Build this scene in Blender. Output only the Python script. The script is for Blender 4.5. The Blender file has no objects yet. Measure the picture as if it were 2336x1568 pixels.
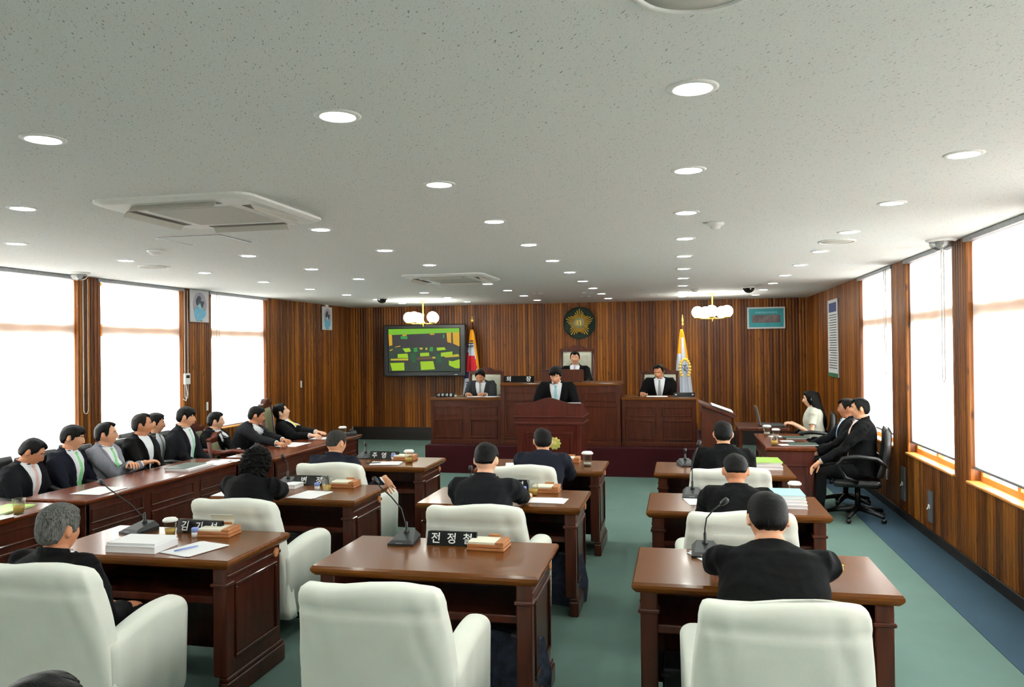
import bpy, bmesh, math, random
import numpy as np
from mathutils import Vector, Matrix
from mathutils.bvhtree import BVHTree
from math import sin, cos, pi, radians as RAD
random.seed(7)
SC = bpy.context.scene
COL = SC.collection

# ------------------------------------------------------------------ camera
cam_d = bpy.data.cameras.new('camera'); cam = bpy.data.objects.new('camera', cam_d); COL.objects.link(cam)
cam_d.sensor_width = 36.0; cam_d.lens = 36.0*1779/2336; cam_d.clip_start = .05
YAW, PITCH, ROLL = 0.2114, 0.0059, -0.0112
fw = Vector((-sin(YAW)*cos(PITCH), cos(YAW)*cos(PITCH), sin(PITCH)))
r0 = Vector((cos(YAW), sin(YAW), 0)); u0 = r0.cross(fw)
r1 = cos(ROLL)*r0 + sin(ROLL)*u0; u1 = -sin(ROLL)*r0 + cos(ROLL)*u0
m = Matrix((r1, u1, -fw)).transposed().to_4x4(); m.translation = (0, 0, 1.84)
cam.matrix_world = m
SC.camera = cam

# ------------------------------------------------------------------ world, exposure
W = bpy.data.worlds.new('overcast_sky'); SC.world = W; W.use_nodes = True
bg = W.node_tree.nodes['Background']
bg.inputs[0].default_value = (0.955, 0.99, 1.0, 1); bg.inputs[1].default_value = 11.0
SC.view_settings.view_transform = 'Standard'; SC.view_settings.look = 'None'
SC.view_settings.exposure = 1.48; SC.view_settings.gamma = 1.0; SC.view_settings.use_curve_mapping = False
cy = SC.cycles
cy.max_bounces = 6; cy.diffuse_bounces = 4; cy.glossy_bounces = 3; cy.transmission_bounces = 5; cy.transparent_max_bounces = 8
cy.sample_clamp_indirect = 3.0; cy.caustics_reflective = False; cy.caustics_refractive = False
cy.use_denoising = True
LAMP_E = 48.0      # downlight lamp radiance
GLOBE_E = 9.0      # glass globe radiance

CEIL = 2.706
XR, XL, YB, YF = 2.30, -6.60, 15.05, -1.6

# ------------------------------------------------------------------ materials
def srgb(r, g, b):
    f = lambda c: ((c/255.0+0.055)/1.055)**2.4 if c > 10 else c/255.0/12.92
    return (f(r), f(g), f(b), 1)
def new_mat(name):
    m = bpy.data.materials.new(name); m.use_nodes = True
    return m, m.node_tree.nodes, m.node_tree.links, m.node_tree.nodes['Principled BSDF']
def noise(N, L, co, scale, detail=3, rough=.5):
    n = N.new('ShaderNodeTexNoise'); n.inputs['Scale'].default_value = scale
    n.inputs['Detail'].default_value = detail; n.inputs['Roughness'].default_value = rough
    if co is not None: L.new(co, n.inputs['Vector'])
    return n.outputs['Fac']
def ramp(N, L, fac, stops):
    r = N.new('ShaderNodeValToRGB'); e = r.color_ramp.elements
    while len(e) < len(stops): e.new(.5)
    for i, (p, c) in enumerate(stops): e[i].position = p; e[i].color = c if len(c) == 4 else (*c, 1)
    L.new(fac, r.inputs[0]); return r.outputs[0]
def mapping(N, L, sc, rot=(0, 0, 0), kind='Object'):
    t = N.new('ShaderNodeTexCoord'); mp = N.new('ShaderNodeMapping')
    mp.inputs['Scale'].default_value = sc; mp.inputs['Rotation'].default_value = rot
    L.new(t.outputs[kind], mp.inputs['Vector']); return mp.outputs[0]
def bump(N, L, b, h, strength, dist=.01):
    n = N.new('ShaderNodeBump'); n.inputs['Strength'].default_value = strength; n.inputs['Distance'].default_value = dist
    L.new(h, n.inputs['Height']); L.new(n.outputs[0], b.inputs['Normal'])
def mix(N, L, fac, a, b, mode='MIX'):
    n = N.new('ShaderNodeMix'); n.data_type = 'RGBA'; n.blend_type = mode
    if isinstance(fac, float): n.inputs[0].default_value = fac
    else: L.new(fac, n.inputs[0])
    for s, v in ((n.inputs[6], a), (n.inputs[7], b)):
        if isinstance(v, tuple): s.default_value = v
        else: L.new(v, s)
    return n.outputs[2]
def plain(name, col, rough=.6, metal=0, var=.12, nscale=30, bmp=0, bscale=200, sheen=0, alpha=None, emit=None, trans=0, ior=1.45, spec=.5):
    m, N, L, b = new_mat(name)
    d = tuple(max(0, c*(1-var)) for c in col[:3])+(1,); e = tuple(min(1, c*(1+var)) for c in col[:3])+(1,)
    co = mapping(N, L, (1, 1, 1))
    L.new(ramp(N, L, noise(N, L, co, nscale), [(.3, d), (.7, e)]), b.inputs['Base Color'])
    b.inputs['Roughness'].default_value = rough; b.inputs['Metallic'].default_value = metal
    b.inputs['Transmission Weight'].default_value = trans; b.inputs['IOR'].default_value = ior
    b.inputs['Specular IOR Level'].default_value = spec
    if sheen: b.inputs['Sheen Weight'].default_value = sheen
    if bmp: bump(N, L, b, noise(N, L, co, bscale), bmp, .003)
    if emit: b.inputs['Emission Color'].default_value = emit[0]; b.inputs['Emission Strength'].default_value = emit[1]
    return m
def wood(name, dark, light, rough=.3, along='x', scale=1.0, coat=0.0, bmp=.05, spec=.25):
    m, N, L, b = new_mat(name)
    s = {'x': (2, 22, 22), 'y': (22, 2, 22), 'z': (22, 22, 2)}[along]
    co = mapping(N, L, tuple(v*scale for v in s))
    f = noise(N, L, co, 1.6, 6, .6)
    L.new(ramp(N, L, f, [(.25, dark), (.75, light)]), b.inputs['Base Color'])
    b.inputs['Roughness'].default_value = rough; b.inputs['Coat Weight'].default_value = coat; b.inputs['Specular IOR Level'].default_value = spec
    b.inputs['Coat Roughness'].default_value = .07
    bump(N, L, b, f, bmp, .002)
    return m
def wall_wood(name):
    m, N, L, b = new_mat(name)
    t = N.new('ShaderNodeTexCoord'); sp = N.new('ShaderNodeSeparateXYZ'); L.new(t.outputs['Object'], sp.inputs[0])
    a = N.new('ShaderNodeMath'); a.operation = 'ADD'; L.new(sp.outputs[0], a.inputs[0]); L.new(sp.outputs[1], a.inputs[1])
    dv = N.new('ShaderNodeMath'); dv.operation = 'DIVIDE'; L.new(a.outputs[0], dv.inputs[0]); dv.inputs[1].default_value = .056
    fl = N.new('ShaderNodeMath'); fl.operation = 'FLOOR'; L.new(dv.outputs[0], fl.inputs[0])
    wn = N.new('ShaderNodeTexWhiteNoise'); wn.noise_dimensions = '1D'; L.new(fl.outputs[0], wn.inputs['W'])
    base = ramp(N, L, wn.outputs['Value'], [(0, srgb(86, 44, 8)), (.5, srgb(124, 68, 14)), (1, srgb(156, 96, 24))])
    co = mapping(N, L, (16, 16, 1.1))
    grain = ramp(N, L, noise(N, L, co, 1.4, 6, .65), [(.3, (.45, .40, .36)), (.62, (1, 1, 1))])
    c1 = mix(N, L, .75, base, grain, 'MULTIPLY')
    big = ramp(N, L, noise(N, L, mapping(N, L, (1.2, 1.2, .5)), 1.3, 2), [(.3, (.62, .55, .5)), (.65, (1.05, 1.02, 1))])
    c2 = mix(N, L, .8, c1, big, 'MULTIPLY')
    kn = N.new('ShaderNodeTexVoronoi'); kn.inputs['Scale'].default_value = 1.0
    L.new(mapping(N, L, (11, 11, 3.4)), kn.inputs['Vector'])
    knr = ramp(N, L, kn.outputs['Distance'], [(.06, (.16, .12, .10)), (.17, (1, 1, 1))])
    c3 = mix(N, L, .85, c2, knr, 'MULTIPLY')
    L.new(c3, b.inputs['Base Color'])
    b.inputs['Roughness'].default_value = .42; b.inputs['Specular IOR Level'].default_value = .25; b.inputs['Coat Weight'].default_value = .06; b.inputs['Coat Roughness'].default_value = .25
    return m
def ceiling_mat():
    m, N, L, b = new_mat('ceiling_tile')
    def two(rot, sc):
        a = mapping(N, L, (1, 1, 1), (0, 0, rot)); q = N.new('ShaderNodeMapping'); q.inputs['Scale'].default_value = sc; L.new(a, q.inputs['Vector']); return q.outputs[0]
    co = two(1.107, (52, 150, 1))
    f = noise(N, L, co, 1.0, 2, .45)
    co2 = two(.9, (190, 300, 1))
    f2 = noise(N, L, co2, 1.0, 1, .4)
    g = srgb(228, 231, 229)
    k = ramp(N, L, f, [(.665, (1, 1, 1)), (.72, (.30, .32, .33))])
    k2 = ramp(N, L, f2, [(.66, (1, 1, 1)), (.74, (.52, .54, .55))])
    c = mix(N, L, 1.0, mix(N, L, 1.0, g, k, 'MULTIPLY'), k2, 'MULTIPLY')
    L.new(c, b.inputs['Base Color']); b.inputs['Roughness'].default_value = .9
    bump(N, L, b, f, .15, .003)
    return m
def carpet_mat(name, a, bb):
    m, N, L, b = new_mat(name)
    co = mapping(N, L, (1, 1, 1))
    f = noise(N, L, co, 260, 4, .8)
    f2 = noise(N, L, co, 1.6, 3, .6)
    c = ramp(N, L, f, [(.3, a), (.7, bb)])
    c2 = mix(N, L, .5, c, ramp(N, L, f2, [(.3, (.72, .74, .74)), (.7, (1, 1, 1))]), 'MULTIPLY')
    L.new(c2, b.inputs['Base Color']); b.inputs['Roughness'].default_value = .95; b.inputs['Specular IOR Level'].default_value = .15
    bump(N, L, b, f, .4, .004)
    return m
def blind_mat():
    m, N, L, b = new_mat('blind_fabric')
    N.remove(b); out = N['Material Output']
    d = N.new('ShaderNodeBsdfDiffuse'); t = N.new('ShaderNodeBsdfTranslucent'); mx = N.new('ShaderNodeMixShader')
    co = mapping(N, L, (1, 1, 1))
    c = ramp(N, L, noise(N, L, co, 400, 2), [(.3, (.80, .82, .80)), (.7, (.86, .87, .85))])
    L.new(c, d.inputs[0]); L.new(c, t.inputs[0]); mx.inputs[0].default_value = .45
    L.new(d.outputs[0], mx.inputs[1]); L.new(t.outputs[0], mx.inputs[2]); L.new(mx.outputs[0], out.inputs[0])
    return m
def glass_mat(name, tint=(1, 1, 1, 1), gloss=.08):
    m, N, L, b = new_mat(name); N.remove(b); out = N['Material Output']
    t = N.new('ShaderNodeBsdfTransparent'); g = N.new('ShaderNodeBsdfGlossy'); mx = N.new('ShaderNodeMixShader')
    lw = N.new('ShaderNodeLayerWeight'); lw.inputs[0].default_value = .25
    ml = N.new('ShaderNodeMath'); ml.operation = 'MULTIPLY_ADD'; ml.inputs[1].default_value = gloss*2.5; ml.inputs[2].default_value = gloss*.4
    L.new(lw.outputs['Facing'], ml.inputs[0])
    t.inputs[0].default_value = tint; g.inputs['Roughness'].default_value = .03
    L.new(ml.outputs[0], mx.inputs[0]); L.new(t.outputs[0], mx.inputs[1]); L.new(g.outputs[0], mx.inputs[2])
    L.new(mx.outputs[0], out.inputs[0]); return m
def emis(name, col, s):
    m, N, L, b = new_mat(name); b.inputs['Base Color'].default_value = (.02, .02, .02, 1); b.inputs['Specular IOR Level'].default_value = .1
    b.inputs['Emission Color'].default_value = col; b.inputs['Emission Strength'].default_value = s; return m

M = {}
M['wall'] = wall_wood('ribbed_pine_panel')
M['ceil'] = ceiling_mat()
M['carpet'] = carpet_mat('teal_carpet', srgb(84, 105, 98), srgb(103, 129, 120))
M['blue_carpet'] = carpet_mat('blue_carpet', srgb(44, 64, 78), srgb(60, 83, 98))
M['red_carpet'] = carpet_mat('maroon_carpet', srgb(46, 13, 16), srgb(64, 20, 24))
M['desk'] = wood('desk_wood', srgb(42, 18, 11), srgb(78, 36, 21), .3, 'z', 1, .2)
M['desktop'] = wood('desktop_wood', srgb(74, 38, 12), srgb(110, 63, 22), .24, 'x', .8, .08, .004, .2)
M['tabletop'] = wood('long_tabletop_wood', srgb(72, 28, 11), srgb(104, 48, 18), .24, 'y', .8, .08, .004, .2)
M['edge'] = wood('edge_wood', srgb(96, 42, 22), srgb(140, 70, 36), .25, 'x', 1, .3)
M['bench'] = wood('bench_wood', srgb(48, 20, 12), srgb(86, 40, 23), .32, 'z', 1, .2)
M['lectern'] = wood('lectern_wood', srgb(54, 18, 13), srgb(84, 32, 21), .28, 'z', 1, .3)
M['orange'] = wood('window_wood', srgb(186, 112, 44), srgb(222, 152, 76), .4, 'y', 1, .1)
M['box'] = wood('memo_box_wood', srgb(138, 84, 48), srgb(180, 120, 74), .4, 'x', 2)
M['cherry'] = wood('cherry_frame_wood', srgb(62, 22, 14), srgb(110, 42, 24), .3, 'z', 1, .3)
M['white_cloth'] = plain('white_cotton_cover', srgb(234, 238, 228), .9, var=.04, nscale=5, bmp=.25, bscale=350, sheen=.2)
M['paper'] = plain('paper', srgb(243, 244, 246), .7, var=.02, nscale=3)
M['pad'] = plain('note_paper', srgb(236, 234, 214), .7, var=.02, nscale=3)
M['black'] = plain('black_plastic', srgb(13, 13, 14), .4, var=.2, nscale=60)
M['plate'] = plain('black_acrylic', srgb(14, 14, 16), .12, var=.1)
M['dgrey'] = plain('dark_grey_plastic', srgb(34, 36, 38), .45, var=.15, nscale=50)
M['grey'] = plain('grey_metal', srgb(128, 130, 132), .4, .5, var=.1)
M['leather'] = plain('black_leather', srgb(12, 12, 13), .38, var=.3, nscale=20, bmp=.3, bscale=120)
M['medal'] = plain('gilt_carving', srgb(190, 182, 96), .35, .2, var=.2, nscale=60)
M['cream'] = plain('cream_leather', srgb(196, 196, 176), .5, var=.08, nscale=14, bmp=.2, bscale=80)
M['khaki'] = plain('khaki_leather', srgb(128, 130, 96), .5, var=.1, nscale=14, bmp=.2, bscale=80)
M['gold'] = plain('brass', srgb(238, 198, 90), .35, .3, var=.15, nscale=40)
M['white'] = plain('white_plastic', srgb(240, 242, 240), .5, var=.03)
M['acgrille'] = plain('air_grille', srgb(186, 184, 174), .7, var=.08, nscale=300)
M['acdark'] = plain('air_slot', srgb(92, 84, 76), .7, var=.2, nscale=100)
M['dgreen'] = plain('dark_green_felt', srgb(22, 44, 36), .8)
M['folder_g'] = plain('dark_green_folder', srgb(34, 66, 54), .4)
M['lime'] = plain('lime_folder', srgb(140, 186, 30), .35)
M['aqua'] = plain('aqua_cover', srgb(158, 214, 214), .5)
M['blue'] = plain('blue_plastic', srgb(120, 140, 205), .5)
M['tea'] = plain('tea', srgb(206, 170, 84), .15, var=.05)
M['water'] = plain('water', srgb(206, 204, 196), .1, var=.02)
M['cup'] = glass_mat('clear_cup', (.97, .98, .96, 1), .12)
M['pane'] = glass_mat('window_glass', (.97, .98, .98, 1), .05)
M['dome'] = glass_mat('dome_glass', (.85, .86, .87, 1), .2)
M['tint'] = glass_mat('tinted_dome', (.12, .12, .13, 1), .2)
M['blind'] = blind_mat()
M['rail'] = plain('blind_rail', srgb(140, 143, 146), .4, .2)
M['cord'] = plain('bead_cord', srgb(196, 198, 196), .6)
M['lamp'] = emis('lamp_glow', (.95, 1, .93, 1), LAMP_E)
M['globe'] = emis('globe_glow', (1, .98, .88, 1), GLOBE_E)
M['teal'] = plain('teal_mat_board', srgb(52, 150, 160), .6, var=.12, nscale=6)
M['picture'] = plain('faded_photo_print', srgb(110, 98, 98), .5, var=.5, nscale=9)
M['orange_cloth'] = plain('orange_fringe', srgb(240, 160, 20), .8, var=.15, nscale=60)
M['flag'] = plain('white_flag_silk', srgb(206, 212, 228), .7, var=.04)
M['red'] = plain('flag_red', srgb(200, 30, 44), .7, var=.05)
M['navy'] = plain('flag_blue', srgb(26, 26, 90), .7, var=.05)
M['ink'] = plain('black_ink', srgb(16, 16, 18), .7)
M['white_ink'] = plain('white_ink', srgb(238, 240, 240), .6, var=.02)
M['signblue'] = plain('blue_title', srgb(52, 66, 110), .6)
M['seagreen'] = plain('green_stripe', srgb(38, 96, 66), .6)
M['skyblue'] = plain('sky_blue_print', srgb(108, 170, 200), .6, var=.15, nscale=25)
M['paleblue'] = plain('pale_blue_print', srgb(150, 196, 208), .6)
M['darkprint'] = plain('dark_print', srgb(60, 72, 78), .6, var=.4, nscale=40)
M['mauve'] = plain('mauve_print', srgb(170, 162, 176), .6, var=.1, nscale=20)
M['board'] = plain('white_board_panel', srgb(206, 208, 210), .5, var=.03)
M['base'] = plain('dark_skirting', srgb(26, 20, 18), .5)
M['plasterwall'] = plain('plaster', srgb(200, 198, 190), .9, var=.04)
M['tartan'] = plain('dark_tartan_bag', srgb(42, 48, 66), .8, var=.5, nscale=25)
M['skin'] = plain('skin', srgb(206, 150, 116), .5, var=.06, nscale=18)
M['skin2'] = plain('skin_tan', srgb(184, 124, 90), .5, var=.06, nscale=18)
M['skin3'] = plain('skin_pale', srgb(226, 176, 146), .5, var=.05, nscale=18)
for s in ('skin', 'skin2', 'skin3'): M[s].node_tree.nodes['Principled BSDF'].inputs['Subsurface Weight'].default_value = .08; M[s].node_tree.nodes['Principled BSDF'].inputs['Subsurface Scale'].default_value = .01
M['lip'] = plain('lips', srgb(168, 96, 84), .5)
M['eyewhite'] = plain('eye_white', srgb(210, 205, 198), .3)
M['shirt'] = plain('white_shirt', srgb(232, 236, 242), .8, var=.03)
M['shoe'] = plain('black_shoe', srgb(16, 15, 15), .3)
def cloth(name, c, rough=.85):
    return plain(name, srgb(*c), rough, var=.25, nscale=240, bmp=.25, bscale=500, spec=.12)
M['charcoal'] = cloth('charcoal_suit', (21, 21, 24)); M['navysuit'] = cloth('navy_suit', (23, 25, 35))
M['blacksuit'] = cloth('black_suit', (11, 11, 12)); M['greysuit'] = cloth('light_grey_suit', (128, 130, 140))
M['slate'] = cloth('slate_suit', (36, 42, 48)); M['cream_blouse'] = cloth('cream_blouse', (206, 208, 194))
M['midgrey'] = cloth('mid_grey_suit', (48, 51, 54))
def hair_mat(name, a, b_, rough=.45):
    m, N, L, b = new_mat(name)
    co = mapping(N, L, (90, 90, 14))
    f = noise(N, L, co, 2.2, 4, .7)
    L.new(ramp(N, L, f, [(.35, a), (.65, b_)]), b.inputs['Base Color']); b.inputs['Roughness'].default_value = rough; b.inputs['Specular IOR Level'].default_value = .09
    bump(N, L, b, f, .8, .006); return m
M['hair'] = hair_mat('black_hair', srgb(4, 4, 4), srgb(14, 13, 12)); M['hairgrey'] = hair_mat('grey_hair', srgb(30, 30, 29), srgb(112, 112, 108), .7)
M['hairsalt'] = hair_mat('dark_grey_hair', srgb(16, 16, 16), srgb(66, 64, 61), .7); M['hairbrown'] = hair_mat('dark_brown_hair', srgb(14, 11, 9), srgb(36, 28, 23))
def tiem(name, c): return plain(name, srgb(*c), .5, var=.15, nscale=120)
M['tie_green'] = tiem('green_tie', (130, 205, 140)); M['tie_pink'] = tiem('pink_tie', (222, 186, 178)); M['tie_yellow'] = tiem('yellow_tie', (230, 200, 20))
M['tie_blue'] = tiem('blue_tie', (130, 170, 205)); M['tie_grey'] = tiem('grey_tie', (150, 156, 160)); M['tie_mint'] = tiem('mint_tie', (165, 215, 190))
M['tie_lilac'] = tiem('lilac_tie', (176, 160, 178)); M['tie_peach'] = tiem('peach_tie', (230, 170, 140)); M['tie_aqua'] = tiem('aqua_tie', (140, 196, 205)); M['tie_dark'] = tiem('dark_tie', (50, 54, 62))

# ------------------------------------------------------------------ geometry helpers
def tag(o, label=None, cat=None, group=None, kind=None):
    if label: o['label'] = label
    if cat: o['category'] = cat
    if group: o['group'] = group
    if kind: o['kind'] = kind
    return o
def empty(name, loc=(0, 0, 0), rz=0, label=None, cat=None, group=None):
    o = bpy.data.objects.new(name, None); COL.objects.link(o); o.location = loc; o.rotation_euler = (0, 0, rz)
    o.empty_display_size = .1
    return tag(o, label, cat, group)
def copy_tree(o, parent=None):
    c = o.copy(); COL.objects.link(c)
    if parent: c.parent = parent
    for ch in list(o.children): copy_tree(ch, c)
    return c
class B:
    def __init__(s): s.bm = bmesh.new(); s.mi = 0
    def _mark(s, fs, smooth=False):
        for f in fs: f.material_index = s.mi; f.smooth = smooth
    def box(s, x0, x1, y0, y1, z0, z1, bev=0, seg=2, mat=None):
        mt = Matrix.Translation(((x0+x1)/2, (y0+y1)/2, (z0+z1)/2)) @ Matrix.Diagonal((abs(x1-x0), abs(y1-y0), abs(z1-z0), 1))
        if mat is not None: mt = mat @ mt
        r = bmesh.ops.create_cube(s.bm, size=1, matrix=mt)
        vs = r['verts']; fs = set(f for v in vs for f in v.link_faces)
        if bev:
            es = set(e for v in vs for e in v.link_edges)
            q = bmesh.ops.bevel(s.bm, geom=list(es), offset=bev, segments=seg, profile=.5, affect='EDGES')
            fs = set(q['faces']) | set(f for f in fs if f.is_valid)
            s._mark(fs, False)
            return s
        s._mark(fs); return s
    def rings(s, rings, cap=True, smooth=True, closed=True):
        vr = [[s.bm.verts.new(p) for p in r] for r in rings]
        n = len(vr[0]); fs = []
        for a, b in zip(vr, vr[1:]):
            for i in range(n if closed else n-1):
                j = (i+1) % n
                try: fs.append(s.bm.faces.new((a[i], a[j], b[j], b[i])))
                except ValueError: pass
        if cap and closed:
            for r_ in (vr[0][::-1], vr[-1]):
                try: fs.append(s.bm.faces.new(r_))
                except ValueError: pass
        s._mark(fs, smooth); return s
    def tube(s, pts, rad, n=8, cap=True, smooth=True, ex=1.0):
        pts = [Vector(p) for p in pts]
        if not isinstance(rad, (list, tuple)): rad = [rad]*len(pts)
        rs = []; prev = None
        for i, p in enumerate(pts):
            d = (pts[min(i+1, len(pts)-1)] - pts[max(i-1, 0)]).normalized()
            if prev is None: a = d.orthogonal().normalized()
            else:
                a = prev - d*prev.dot(d)
                a = a.normalized() if a.length > 1e-6 else d.orthogonal().normalized()
            prev = a; b = d.cross(a)
            rs.append([p + (a*cos(t)+b*sin(t)*ex)*rad[i] for t in [2*pi*k/n for k in range(n)]])
        return s.rings(rs, cap, smooth)
    def lathe(s, prof, c=(0, 0, 0), n=24, smooth=True, cap=True, axis='z'):
        rs = []
        for r, z in prof:
            rr = []
            for k in range(n):
                a = 2*pi*k/n
                if axis == 'z': rr.append((c[0]+r*cos(a), c[1]+r*sin(a), c[2]+z))
                elif axis == 'y': rr.append((c[0]+r*cos(a), c[1]-z, c[2]+r*sin(a)))
                else: rr.append((c[0]+z, c[1]+r*cos(a), c[2]+r*sin(a)))
            rs.append(rr)
        return s.rings(rs, cap, smooth)
    def prism(s, poly, y0, y1, axis='y', smooth=False):
        f = {'y': lambda p, t: (p[0], t, p[1]), 'x': lambda p, t: (t, p[0], p[1]), 'z': lambda p, t: (p[0], p[1], t)}[axis]
        return s.rings([[f(p, y0) for p in poly], [f(p, y1) for p in poly]], True, smooth)
    def ball(s, c, r, n=16, sq=(1, 1, 1)):
        mt = Matrix.Translation(c) @ Matrix.Diagonal((r*sq[0], r*sq[1], r*sq[2], 1))
        q = bmesh.ops.create_uvsphere(s.bm, u_segments=n, v_segments=max(6, n*2//3), radius=1, matrix=mt)
        s._mark(set(f for v in q['verts'] for f in v.link_faces), True); return s
    def quad(s, pts):
        f = s.bm.faces.new([s.bm.verts.new(p) for p in pts]); s._mark([f]); return s
    def mesh(s, name, normals=True):
        if normals: bmesh.ops.recalc_face_normals(s.bm, faces=s.bm.faces)
        me = bpy.data.meshes.new(name); s.bm.to_mesh(me); s.bm.free(); return me
    def obj(s, name, mats, parent=None, normals=True):
        o = bpy.data.objects.new(name, s.mesh(name, normals)); COL.objects.link(o)
        for m_ in (mats if isinstance(mats, (list, tuple)) else [mats]): o.data.materials.append(M[m_] if isinstance(m_, str) else m_)
        if parent: o.parent = parent
        return o
def panel_frame(b, x0, x1, z0, z1, y, d=.012, w=.022, side='y'):
    """raised moulding rectangle on the plane y (or x), projecting by -d"""
    def bb(a0, a1, c0, c1):
        if side == 'y': b.box(a0, a1, min(y, y-d), max(y, y-d), c0, c1, .004, 1)
        else: b.box(min(y, y-d), max(y, y-d), a0, a1, c0, c1, .004, 1)
    bb(x0, x1, z1-w, z1); bb(x0, x1, z0, z0+w); bb(x0, x0+w, z0+w, z1-w); bb(x1-w, x1, z0+w, z1-w)
def text_mesh(body, size, mat, parent, name, loc, rot, ext=.0006):
    cu = bpy.data.curves.new(name, 'FONT'); cu.body = body; cu.size = size; cu.extrude = ext; cu.align_x = 'CENTER'; cu.align_y = 'CENTER'
    cu.offset = size*.012
    t = bpy.data.objects.new(name, cu); COL.objects.link(t)
    dg = bpy.context.evaluated_depsgraph_get(); me = bpy.data.meshes.new_from_object(t.evaluated_get(dg))
    bpy.data.objects.remove(t)
    o = bpy.data.objects.new(name, me); COL.objects.link(o); me.materials.clear(); me.materials.append(M[mat])
    o.location = loc; o.rotation_euler = rot
    if parent: o.parent = parent
    return o

# ------------------------------------------------------------------ room shell
def ribbed(b, axis, const, inward, a0, a1, z0, z1, thick=.14):
    """vertical half-round boards with real relief; inward = +1/-1 towards the room along the other axis"""
    P = .056; off = -const % P; pts = []
    k0 = math.floor((a0-off)/P)-1; k = k0
    prof = [(0, 0), (.07, 0), (.12, .6), (.24, .92), (.5, 1.0), (.76, .92), (.88, .6), (.93, 0)]
    while off+k*P < a1:
        for t, h in prof:
            a = off+(k+t)*P
            if a0 <= a <= a1: pts.append((a, h*.013))
        k += 1
    pts = [(a0, 0)]+pts+[(a1, 0)]
    rr = []
    for a, h in pts:
        c = const+inward*h; o = const-inward*thick
        if axis == 'x': rr.append([(a, c, z0), (a, c, z1), (a, o, z1), (a, o, z0)])
        else: rr.append([(c, a, z0), (c, a, z1), (o, a, z1), (o, a, z0)])
    b.rings(rr, True, False)
b = B(); b.box(XL-.3, XR+.3, YF-.1, YB+.3, -.1, 0); fl = tag(b.obj('floor', 'carpet'), kind='structure')
b = B(); b.box(1.84, XR-.012, YF, 11.6, 0, .004); tag(b.obj('floor_border', 'blue_carpet'), kind='structure')
b = B(); b.box(XL-.3, XR+.3, YF-.1, YB+.3, CEIL, CEIL+.1); tag(b.obj('ceiling', 'ceil'), kind='structure')
b = B(); ribbed(b, 'x', YB, -1, XL, XR, 0, CEIL); tag(b.obj('wall_back', 'wall'), kind='structure')
b = B(); b.box(XL-.3, XR+.3, YF-.1, YF, 0, CEIL); tag(b.obj('wall_front', 'plasterwall'), kind='structure')
WR = [(9.30, 10.85), (7.32, 8.72), (5.45, 6.97), (3.45, 4.95), (1.45, 2.95), (-.55, .95)]
WL = [(10.08, 11.59), (7.89, 9.40), (6.0, 7.52), (4.1, 5.6), (2.2, 3.7), (.3, 1.8)]
SILL = .71
for nm, X, inw, wins in (('wall_right', XR, -1, WR), ('wall_left', XL, 1, WL)):
    b = B(); top = YB
    for (y0, y1) in wins:
        ribbed(b, 'y', X, inw, y1, top, 0, CEIL); ribbed(b, 'y', X, inw, y0, y1, 0, SILL)
        b.box(X, X-inw*.14, y0, y1, CEIL-.03, CEIL)
        top = y0
    ribbed(b, 'y', X, inw, YF, top, 0, CEIL)
    tag(b.obj(nm, 'wall'), kind='structure')
    b = B(); b.box(X+inw*.013, X+inw*.028, YF, YB-.02, 0, .09, .003, 1)
    tag(b.obj('baseboard_right' if X > 0 else 'baseboard_left', 'base'), kind='structure')
b = B(); b.box(XL+.03, -3.72, YB-.04, YB-.012, 0, .26); b.box(.32, XR-.03, YB-.04, YB-.012, 0, .26); tag(b.obj('baseboard_back', 'base'), kind='structure')
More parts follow.
